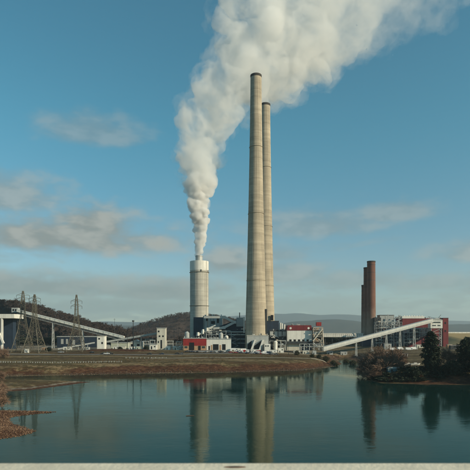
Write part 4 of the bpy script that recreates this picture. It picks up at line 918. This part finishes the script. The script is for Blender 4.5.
# ------------------------------------------------------------------ trees and shrubs
M_bark = mat('bark', (.075, .055, .042), .95, .25, .8)
M_brush = mat('russet_twigs', (.20, .13, .09), .95, .35, .25)
M_leafd = mat('dark_evergreen_leaves', (.020, .030, .014), .8, .45, .35)
M_leafo = mat('olive_leaves', (.045, .045, .018), .85, .4, .4)
def bare_tree_meshes(seed, H, spread, levels=5, dense=1.0, stems=1):
    r = random.Random(seed); limbs = MB(); V = []; Fc = []
    def tri(a, b, w, d):
        s = d.cross(Vector((r.uniform(-1, 1), r.uniform(-1, 1), r.uniform(-1, 1)))).normalized() * w; o = len(V); V.extend([tuple(a - s), tuple(a + s), tuple(b)]); Fc.append((o, o + 1, o + 2))
    def grow(p, d, ln, rad, lv):
        q = p + d * ln
        if lv >= levels - 2: limbs.tube(p, q, rad, rad * .7, 5, False)
        else: tri(p, q + d * ln * .25, max(rad, .075), d)
        if lv == 0: return
        n = r.randint(3, 4) if lv > 2 else int(r.randint(4, 6) * dense)
        for k in range(n):
            f = r.uniform(.35, 1); nd = (d + Vector((r.gauss(0, 1), r.gauss(0, 1), r.gauss(.12, .75))) * spread).normalized()
            grow(p + (q - p) * f, nd, ln * r.uniform(.62, .88), rad * .62, lv - 1)
    for k in range(stems):
        a = 6.283 * k / stems + r.uniform(-.4, .4); q = 0 if stems == 1 else r.uniform(.35, .95)
        grow(Vector((math.cos(a) * q * 1.2, math.sin(a) * q * 1.2, -.5)), Vector((math.cos(a) * q, math.sin(a) * q, 1)).normalized(), H * .26, H * (.017 if stems == 1 else .009), levels)
    return limbs, np.array(V), np.array(Fc)
BT = [bare_tree_meshes(100 + k, 20.0, .62, 5, 1.0, 7) for k in range(2)] + [bare_tree_meshes(102, 20.0, .62, 6, 1.0)]
BTM = []
for lm, V, Fc in BT:
    a = bpy.data.meshes.new('trunk'); a.from_pydata(lm.v, [], lm.f); a.materials.append(M_bark); a.update()
    b = mesh_np('crown', V, Fc, M_brush); me = b.data; bpy.data.objects.remove(b); BTM.append((a, me))
BTH = [float(np.percentile(V[:, 2], 99)) for _, V, _ in BT]
def bare_tree(px, Y, h, k, label, name='bare_tree', wide=1.0, group='leafless trees along the shore', cat='tree'):
    x = X(px, Y); t = thing(name, label, cat, (x, Y, hz(x, Y) - .1), group); s = h / BTH[k % 3]; t.scale = (s * wide, s * wide, s); t.rotation_euler.z = random.uniform(0, 6.28)
    for nm, me in (('trunk', BTM[k % 3][0]), ('crown', BTM[k % 3][1])): o = bpy.data.objects.new(nm, me); COL.objects.link(o); o.parent = t
def leaf_tree(px, Y, h, w, seed, label, m=None, n=5000, shape='cone', name='evergreen_tree', group='evergreens on the near bank', leaf=.34, cat='tree'):
    r = np.random.default_rng(seed); x = X(px, Y); g = hz(x, Y); t = thing(name, label, cat, (x, Y, g - .1), group)
    nb = 420 if h > 15 else 200; f = r.uniform(.02, 1, nb); az = r.uniform(0, 2*np.pi, nb); wd = (1 - f ** 1.7) * .95 + .05 if shape == 'cone' else np.sin(np.clip(f, .02, .98) * np.pi) ** .55
    L_ = w / 2 * wd * r.uniform(.55, 1.15, nb); k = r.integers(0, nb, n); s = r.uniform(.15, 1, n) ** .6
    c = np.stack([np.cos(az[k]) * L_[k] * s, np.sin(az[k]) * L_[k] * s, f[k] * h + (.10 * s * L_[k]) - .12 * h * s * s * (1 - f[k]) * .5], 1) + r.normal(0, .03 * w, (n, 3)) * np.array([1, 1, .9])
    c[:, 2] = np.maximum(c[:, 2], .1); a = r.normal(0, 1, (n, 3)); a /= np.linalg.norm(a, axis=1)[:, None]; b = np.cross(a, r.normal(0, 1, (n, 3))); b /= np.linalg.norm(b, axis=1)[:, None]
    sz = leaf * r.uniform(.6, 1.4, (n, 1)); a = a * sz; b = b * sz * .6
    V = np.stack([c - a, c + b, c + a, c - b], 1).reshape(-1, 3); mesh_np('crown', V, np.arange(4 * n).reshape(n, 4), m or M_leafd, t)
    tr = MB(); tr.tube((x, Y, g - .4), (x, Y, g + h * .9), h * .018 + .08, .05, 7)
    for q in range(0, nb, 4): tr.tube((x, Y, g + f[q] * h * .92), (x + math.cos(az[q]) * L_[q] * .8, Y + math.sin(az[q]) * L_[q] * .8, g + f[q] * h), .07, .03, 4, False)
    tr.build('trunk', M_bark, t)
# russet thicket of bare trees on the right bank
for k, (px, Y, h, lab) in enumerate(((376, 338, 15.5, 'tallest russet leafless tree in the thicket left of the evergreen'), (385, 332, 17, 'broad russet leafless tree in the middle of the shore thicket'), (391, 342, 14, 'russet leafless tree on the right side of the shore thicket'), (369, 345, 10.5, 'small russet leafless tree at the left end of the shore thicket'),
        (396, 326, 7, 'low russet leafless tree at the right end of the thicket'), (372, 324, 7.5, 'low russet leafless tree leaning over the water edge'), (448, 318, 14, 'thin leafless tree right of the dark evergreen'), (455, 316, 12, 'thin leafless tree beside the dark leafy clump at right edge'))):
    bare_tree(px, Y, h, k % 2 if k < 6 else 2, lab, wide=1.15 if k < 6 else .75)
leaf_tree(431, 314, 25, 11.2, 1, 'dense dark evergreen tree rising from the right bank', n=16000, shape='round', leaf=.46)
leaf_tree(467, 312, 21, 13, 2, 'dark evergreen cut by the right edge of the picture', n=14000, shape='round', leaf=.46)
leaf_tree(453, 306, 8.5, 11, 3, 'low dark evergreen bush between the two big evergreens', n=5000, shape='round', name='evergreen_bush', cat='bush')
leaf_tree(445, 309, 5.5, 7, 4, 'small dark bush at the right foot of the dense evergreen', n=4000, shape='round', name='evergreen_bush', cat='bush')
leaf_tree(414, 309, 6, 9, 5, 'small dark bush at the left foot of the dense evergreen', n=4000, shape='round', name='evergreen_bush', cat='bush')
leaf_tree(484, 300, 22, 14, 6, 'dark unseen evergreen added just beyond the right edge to shade the bank', n=6000, shape='round', leaf=.45)  # this and the next evergreen are added out of view to shade the bank
leaf_tree(505, 290, 24, 15, 8, 'tall dark unseen evergreen added further along to shade the right bank', n=6000, shape='round', leaf=.45)
for k, (px, Y, h, lab) in enumerate(((-3, 250, 7, 'brown leafless shrub at the left edge above the grassy spit'), (-9, 205, 9, 'brown leafless tree leaning in at the left edge'), (-2, 300, 5.5, 'low brown shrub at the left edge near the bank'), (2, 420, 9, 'brown shrub left of the close pylons'))): bare_tree(px, Y, h, k % 2, lab, wide=1.0)
for k, (px, Y, h, w, lab) in enumerate(((297, 500, 4.6, 7, 'round olive bush in front of the red roofed hall'), (319, 478, 3.6, 6, 'olive bush at the foot of the beige steel tower'), (326, 474, 5, 9, 'large olive bush near the tip of the point'), (333, 466, 4, 7, 'olive bush on the tip of the point'), (336, 455, 2.6, 5, 'lowest olive bush at the very tip of the point'),
        (312, 480, 3, 5, 'small olive bush left of the steel tower foot'), (346, 505, 4, 8, 'olive bush across the inlet'), (353, 470, 5, 9, 'olive bush on the far side of the inlet mouth'), (146, 505, 4, 7, 'dark round bush below the substation gantries'), (120, 515, 3.6, 6, 'dark bush in front of the green shed'), (48, 500, 3.4, 8, 'low bush right of the close pylons'))):
    leaf_tree(px, Y, h, w, 40 + k, lab, M_leafo if k < 8 else M_leafd, 1500, 'round', 'bush', 'bushes on the plant bank', .3, 'bush')
# undergrowth mass along the right shore, rust coloured leaf litter stones on the spit
def undergrowth():
    pts = []; r = random.Random(5)
    for _ in range(620):
        px = r.uniform(362, 520); Y = 304 + r.uniform(-1, 20) + (max(0, 372 - px) * 3.2); x = X(px, Y)
        z = hz(x, Y)
        if z > .15: pts.append((x, Y, z))
    scatter('undergrowth', 'dark tangled undergrowth along the right shore', pts, (1.2, 3.6), M_leafd, 81, n=46, spread=.75, evergreen=True)['category'] = 'undergrowth'
undergrowth()
def stones(name, label, poly, n, size, m, seed):
    r = np.random.default_rng(seed); lo = poly.min(0); hi = poly.max(0); P = []
    while len(P) < n:
        q = r.uniform(lo, hi, (4000, 2)); q = q[(sdist(q, poly) > -.4) & (q[:, 0] > X(-8, 1) * q[:, 1])]; P += list(q)
    P = np.array(P[:n]); z = terrain(P[:, 0], P[:, 1]); base = np.array([(1,0,0),(-1,0,0),(0,1,0),(0,-1,0),(0,0,.7),(0,0,-.7)]); Fb = np.array([(0,2,4),(2,1,4),(1,3,4),(3,0,4),(2,0,5),(1,2,5),(3,1,5),(0,3,5)])
    s = size * np.minimum(r.lognormal(0, .6, n), 3.2); a = r.uniform(0, 6.28, n); V = base[None] * r.uniform(.6, 1.3, (n, 6, 1)); V = np.stack([V[..., 0]*np.cos(a)[:, None] - V[..., 1]*np.sin(a)[:, None], V[..., 0]*np.sin(a)[:, None] + V[..., 1]*np.cos(a)[:, None], V[..., 2]], -1)
    V = V * s[:, None, None] + np.stack([P[:, 0], P[:, 1], z + s * .15], 1)[:, None]
    o = mesh_np(name, V.reshape(-1, 3), (Fb[None] + np.arange(n)[:, None, None] * 6).reshape(-1, 3), m); tag(o, label, 'stones', kind='stuff')
M_rstone = mat('rusty_stone', (.06, .028, .016), .95, 0, .35, col2=(.21, .13, .08))
M_bstone = mat('brown_stone', (.05, .036, .026), .95, 0, .6, col2=(.15, .11, .08))
stones('stones', 'rust coloured stones and leaves covering the near left spit', SPIT2, 4300, .13, M_rstone, 3)
shore_band = np.vstack([MAIN[2:13] + np.array([0, -1.0]), (MAIN[2:13] + np.array([0, 9.0]))[::-1]])
stones('stones', 'scattered brown stones along the waterline of the main bank', shore_band, 2600, .22, M_bstone, 4)
# tufts of dry grass on the bank tops
def tufts():
    pts = []; r = random.Random(9); X_ = []; Y_ = []
    for _ in range(5200):
        px = r.uniform(-20, 345) ; Y = r.uniform(262, 475); X_.append(X(px, Y)); Y_.append(Y)
    for _ in range(1800):
        px = r.uniform(365, 480) ; Y = r.uniform(320, 520); X_.append(X(px, Y)); Y_.append(Y)
    z = terrain(X_, Y_); k = z > 1.0
    for x, y, zz in zip(np.array(X_)[k], np.array(Y_)[k], z[k]): pts.append((x, y, zz))
    scatter('dry_grass', 'tufts of dry winter grass on the river banks', pts, (.5, 1.5), mat('dry_tufts', (.10, .08, .03), .95, 0, .05, col2=(.20, .15, .07)), 91, n=14, spread=.9)['category'] = 'grass'
tufts()
def scrub(name, label, m, seed, n, hgt, tilt):
    r = np.random.default_rng(seed); px = r.uniform(-20, 346, n * 6); Y = r.uniform(340, 500, n * 6); x = (px - 235) / F * Y; P = np.stack([x, Y], 1); d = sdist(P, MAIN)
    clump = fbm(x * .35, Y, seed, 3, .06); k = (d > 1.5) & (d < 85) & (clump > .12) & (r.uniform(0, 1, len(x)) < np.clip(1.25 - d / 70, .15, 1)); P = P[k][:n]; z = terrain(P[:, 0], P[:, 1])
    scatter(name, label, np.column_stack([P, z]), hgt, m, seed, n=30, spread=tilt)['category'] = 'scrub'
scrub('brown_scrub', 'patchy brown winter scrub on the main river bank', mat('brown_scrub_twigs', (.06, .036, .022), .95, 0, .05, col2=(.15, .09, .05)), 71, 1900, (.7, 2.2), .7)
scrub('olive_scrub', 'patchy olive weeds on the main river bank', mat('olive_weeds', (.04, .038, .016), .95, 0, .05, col2=(.11, .10, .04)), 73, 1700, (.5, 1.6), .8)

# ------------------------------------------------------------------ small things on the water's edge
def boat(px, py, w, label):
    Y = CAM_Z * F / (py - HORIZ); x = X(px, Y); t = thing('moored_boat', label, 'boat', (x, Y, 0), 'small boats at the right bank'); h = w / 2
    hull = MB(); P = [(-h, -.8, .75), (h * .5, -.8, .8), (h, 0, 1.0), (h * .5, .8, .8), (-h, .8, .75), (-h * .95, -.55, -.15), (h * .4, -.5, -.15), (h * .8, 0, -.05), (h * .4, .5, -.15), (-h * .95, .55, -.15)]
    hull.add([(x + a, Y + b, c) for a, b, c in P], [(4,3,2,1,0), (5,6,7,8,9), (0,1,6,5), (1,2,7,6), (2,3,8,7), (3,4,9,8), (4,0,5,9)]).build('hull', M_white, t)
    MB().box(x - h * .3, x + h * .25, Y - .5, Y + .5, .8, 1.5).build('cabin', M_white, t); MB().box(x - h * .2, x + h * .27, Y - .53, Y + .53, 1.05, 1.35).build('window', M_glass, t)
BY = 321; zb = hz(X(394, BY), BY)
t = thing('boat_house', 'small dull blue shed at the water below the bare thicket', 'shed', (X(394, BY), BY, zb))
M_blue = mat('dull_blue_boards', (.10, .165, .18), .7, .2, .5, streak=.3)
MB().box(X(388, BY), X(400.5, BY), BY, BY + 4, zb - 2, Z(368.6, BY)).build('wall', M_blue, t)
MB().prism([(X(p, BY), Z(y, BY)) for p, y in ((387.5, 368.6), (389, 367), (399.5, 367), (401, 368.6))], BY - .3, BY + 4.3).build('roof', M_grey, t)
MB().box(X(391, BY), X(393, BY), BY - .08, BY + .02, zb - .5, Z(369.6, BY)).build('door', M_dark, t)
for k, (px, Y, w, lab) in enumerate(((408, 352, 8, 'white trailered boat on the field left of the dense evergreen'), (415.5, 350, 7, 'white trailered boat just left of the dense evergreen'))):
    x = X(px, Y); g = hz(x, Y); t = thing('trailered_boat', lab, 'boat', (x, Y, g), 'boats stored on the field'); h = w / 2
    P = [(-h, -1, 1.6), (h * .5, -1, 1.7), (h, 0, 1.9), (h * .5, 1, 1.7), (-h, 1, 1.6), (-h * .95, -.6, .6), (h * .4, -.5, .6), (h * .8, 0, .8), (h * .4, .5, .6), (-h * .95, .6, .6)]
    MB().add([(x + a, Y + b, g + c) for a, b, c in P], [(4,3,2,1,0), (5,6,7,8,9), (0,1,6,5), (1,2,7,6), (2,3,8,7), (3,4,9,8), (4,0,5,9)]).build('hull', M_white, t)
    MB().box(x - h * .3, x + h * .25, Y - .6, Y + .6, g + 1.6, g + 2.3).build('cabin', M_white, t)
    MB().box(x - h * .7, x + h * .5, Y - .4, Y + .4, g + .3, g + .62).build('trailer_frame', M_dark, t)
    for s in (-1, 1): MB().tube((x - h * .2, Y + s * .7 - .1, g + .3), (x - h * .2, Y + s * .7 + .1, g + .3), .32, n=10).build('wheel', M_black, t)
x, y = X(26.3, 465), 465; g = hz(x, y)
t = thing('control_cabinet', 'small white control cabinet at the foot of the close pylons', 'cabinet', (x, y, g))
MB().box(x - 1.9, x + 1.9, y, y + 2, g - .3, g + 3.4).build('body', M_white, t); MB().box(x - 2.1, x + 2.1, y - .2, y + 2.2, g + 3.4, g + 3.6).build('roof', M_offw, t); MB().box(x - .6, x + .7, y - .05, y + .02, g + .2, g + 2.4).build('door', M_grey, t)
for px, py, lab in ((53.3, 389.5, 'lone thin stake standing in the water off the grassy spit'), (19, 419, 'short dark stake in the water between the spit lobes')):
    Y = CAM_Z * F / (py - HORIZ); x = X(px, Y); o = MB().tube((x, Y, -1.5), (x + .12, Y, 1.9 if px > 50 else 1.0), .13, .09, 7).build('mooring_stake', M_bark); tag(o, lab, 'stake')
Y = CAM_Z * F / (416 - HORIZ); x = X(190, Y); t = MB().tube((x - 1.5, Y, .02), (x + 1.5, Y + .5, .1), .22, .15, 8).build('drift_log', M_bark); tag(t, 'dark drift log floating in the reflection of the pale chimney', 'log')

# ------------------------------------------------------------------ bridge the photograph is taken from
def bridge():
    yf = 1.62; zt = CAM_Z - yf * (461.7 - HORIZ) / F; zd = zt - 1.05
    t = thing('bridge', 'pale concrete bridge parapet across the bottom of the picture', 'bridge', (0, 0, zd))
    m = mat('bridge_concrete', (.68, .61, .48), .85, .14, 7, bump=.12, bscale=60)
    for k in range(-12, 13):
        x0 = k * 5.0 - 2.55
        o = MB().prism([(yf - .32, zd), (yf - .30, zt - .02), (yf - .28, zt), (yf - .02, zt), (yf, zt - .02), (yf, zd)], x0 + .006, x0 + 4.994)
        o.v = [(v[1], v[0], v[2]) for v in o.v]; o.f = [f[::-1] for f in o.f]; o.build('parapet_segment', m, t)
    MB().box(-62, 62, -9, yf, zd - .35, zd - .004).build('deck', m, t)
    MB().box(-62, 62, -7, -1, zd - 2.2, zd - .36).build('girder', m, t)
    for x in (-45, 45): MB().box(x - 1.5, x + 1.5, -6, -2, -4, zd - 2.21).build('pier', m, t)
    xb, yb = 0.0, 1.555  # flat brown oval on the parapet top, darkest at its centre
    pl = MB().lathe((0, 0), [(.034, -.004), (.034, .0008), (.001, .0012)], 28); pl.v = [(xb + v[0], yb + v[1] * .3, zt + v[2]) for v in pl.v]
    pl.build('brown_spot', mat('spot_brown', (.16, .085, .05), .9, .3, 40), t)
    pl = MB().lathe((0, 0), [(.016, -.004), (.016, .002), (.001, .0024)], 20); pl.v = [(xb + v[0], yb + v[1] * .3, zt + v[2]) for v in pl.v]
    pl.build('spot_centre', M_soot, t)
bridge()

# ------------------------------------------------------------------ steam plume
def plume():
    K = [(199.2,254.5,600,4.2,1),(200,247,600,5.4,1),(201,236,600,7.2,1),(200.5,224,602,8.6,1),(200,211,604,11.4,1),(198.5,196,607,12.8,1),(198.5,181,610,18,1),(200,165,614,23,1),(198.5,149,619,26,1),(200,132,625,30,1),(208,115,632,33,1),(221,97,640,36,1),(238,80,650,40,1),(255,64,660,45,1),(274,50,672,50,1),(298,36,685,54,1),(326,20,700,54,1),(356,5,716,52,1),(390,-8,735,48,1),(424,-20,755,43,1),(460,-34,780,38,1)]
    SIDE = [(266,6,672,34),(236,46,655,26),(232,22,662,27),(240,0,668,32),(252,-22,676,34),(280,-30,690,40),(330,-45,705,45),(272,84,664,28),(288,92,670,20),(318,72,690,24),(345,52,706,26),(385,32,730,26),(412,22,748,24),(440,10,765,24)]
    org = Vector((SCR_C[0] - .3, SCR_C[1], SCR_TOP)); r = random.Random(5)
    bm = bmesh.new(); bmesh.ops.create_icosphere(bm, subdivisions=2, radius=1); base = bpy.data.meshes.new('t'); bm.to_mesh(base); bm.free()
    bv = np.array([v.co[:] for v in base.vertices]); bf = np.array([p.vertices[:] for p in base.polygons]); bpy.data.meshes.remove(base)
    t = thing('steam_plume', 'big white steam plume drifting from the pale chimney behind the tall stacks', 'steam', org); t['kind'] = 'stuff'
    tex = []
    for nm, sc in (('billow', 17), ('curl', 6), ('fleck', 2.4)):
        tx = bpy.data.textures.new(nm, 'CLOUDS'); tx.noise_scale = sc; tx.noise_depth = 3; tex.append(tx)
    def hull(name, grow, k0, k1, side, vox, disp, m):
        VV = []; FF = []; off = 0
        def puff(p, s):
            nonlocal off
            VV.append(bv * np.array([s, s, s * .95]) + np.array(p - org)); FF.append(bf + off); off += len(bv)
        for a, b in zip(K[k0:k1 - 1], K[k0 + 1:k1]):
            a = (*a[:2], a[2] + 35, a[3]); b = (*b[:2], b[2] + 35, b[3]); pa, pb = at(*a[:3]), at(*b[:3]); ra, rb = a[3] * a[2] / F * grow, b[3] * b[2] / F * grow
            n = max(3, int((pb - pa).length / ((ra + rb) * .12)))
            for k in range(n):
                f = k / n; c = pa.lerp(pb, f); rr = ra + (rb - ra) * f; puff(c + Vector((r.gauss(0, 1), r.gauss(0, 1), r.gauss(0, 1))) * rr * .13, rr * r.uniform(.5, .66))
                for _ in range(6):
                    d = Vector((r.gauss(0, 1), r.gauss(0, 1), r.gauss(0, 1))).normalized(); s = rr * r.uniform(.14, .42); puff(c + d * (rr - s) * r.uniform(.8, 1.08), s)
        if side:
            for (px, py, Y, rp) in SIDE:
                Y += 35
                rr = rp * Y / F * side; c = at(px, py, Y); puff(c, rr * .7)
                for _ in range(7):
                    d = Vector((r.gauss(0, 1), r.gauss(0, 1), r.gauss(0, 1))).normalized(); s = rr * r.uniform(.25, .5); puff(c + d * (rr - s) * r.uniform(.8, 1.1), s)
        o = mesh_np(name, np.vstack(VV), np.vstack(FF), m, t); md = o.modifiers.new('remesh', 'REMESH'); md.mode = 'VOXEL'; md.voxel_size = vox; md.use_smooth_shade = True
        for tx, st in zip(tex, disp):
            dm = o.modifiers.new(tx.name, 'DISPLACE'); dm.texture = tx; dm.texture_coords = 'LOCAL'; dm.mid_level = .5; dm.strength = st
        if name != 'thin_veil': md = o.modifiers.new('skin', 'REMESH'); md.mode = 'VOXEL'; md.voxel_size = vox * .8; md.use_smooth_shade = True
        return o
    def steam(name, near, far, lo, hi, floor_, scale, fade, z0=0, z1=200):
        m = bpy.data.materials.new(name); m.use_nodes = True; nt = m.node_tree; N = nt.nodes; L = nt.links; N.clear()
        out = N.new('ShaderNodeOutputMaterial'); pv = N.new('ShaderNodeVolumePrincipled'); L.new(pv.outputs[0], out.inputs['Volume'])
        pv.inputs['Color'].default_value = (.972, .972, .962, 1); pv.inputs['Anisotropy'].default_value = .15
        tc = N.new('ShaderNodeTexCoord'); sp = N.new('ShaderNodeSeparateXYZ'); L.new(tc.outputs['Object'], sp.inputs[0])
        n = N.new('ShaderNodeTexNoise'); n.inputs['Scale'].default_value = scale; n.inputs['Detail'].default_value = 7; n.inputs['Roughness'].default_value = .66; n.inputs['Distortion'].default_value = .5; L.new(tc.outputs['Object'], n.inputs['Vector'])
        def mr(v, a, b, c, d):
            q = N.new('ShaderNodeMapRange'); q.interpolation_type = 'SMOOTHSTEP'; L.new(v, q.inputs[0])
            for i, e in enumerate((a, b, c, d)): q.inputs[i + 1].default_value = e
            return q.outputs[0]
        def mul(a, b): q = N.new('ShaderNodeMath'); q.operation = 'MULTIPLY'; L.new(a, q.inputs[0]); L.new(b, q.inputs[1]); return q.outputs[0]
        L.new(mul(mr(n.outputs[0], lo, hi, floor_, 1.0), mul(mr(sp.outputs[2], z0, z1, near, far), mr(sp.outputs[0], 70, 330, 1.0, fade))), pv.inputs['Density'])
        m.cycles.volume_sampling = 'MULTIPLE_IMPORTANCE'; m.cycles.volume_step_rate = .12
        return m
    hull('lower_column', 1.10, 0, 12, 0, .9, (3.0, 3.0, 1.1), steam('fresh_steam', .50, .0, .30, .58, .22, .05, 1.0, 25, 135))
    hull('dense_core', 1.0, 3, 21, .8, 1.5, (9, 4.5, 1.2), steam('steam',   .15, .052, .42, .60, .02, .026, .05))
    hull('thin_veil', 1.2, 4, 21, 1.15, 2.4, (14, 7, 0), steam('thin_steam', .02, .013, .42, .62, .0, .034, .35))
plume()

# ------------------------------------------------------------------ haze
def haze():
    m = bpy.data.materials.new('haze_air'); m.use_nodes = True; N = m.node_tree.nodes; N.clear()
    out = N.new('ShaderNodeOutputMaterial'); pv = N.new('ShaderNodeVolumePrincipled'); m.node_tree.links.new(pv.outputs[0], out.inputs['Volume'])
    pv.inputs['Color'].default_value = (.74, .90, 1.0, 1); pv.inputs['Density'].default_value = 5.5e-5; pv.inputs['Anisotropy'].default_value = .2
    o = MB().box(-19500, 19500, -260, 17000, -6, 720).build('haze', m); o['kind'] = 'stuff'; o['label'] = 'thin blue grey haze over the valley'; o['category'] = 'haze'
haze()
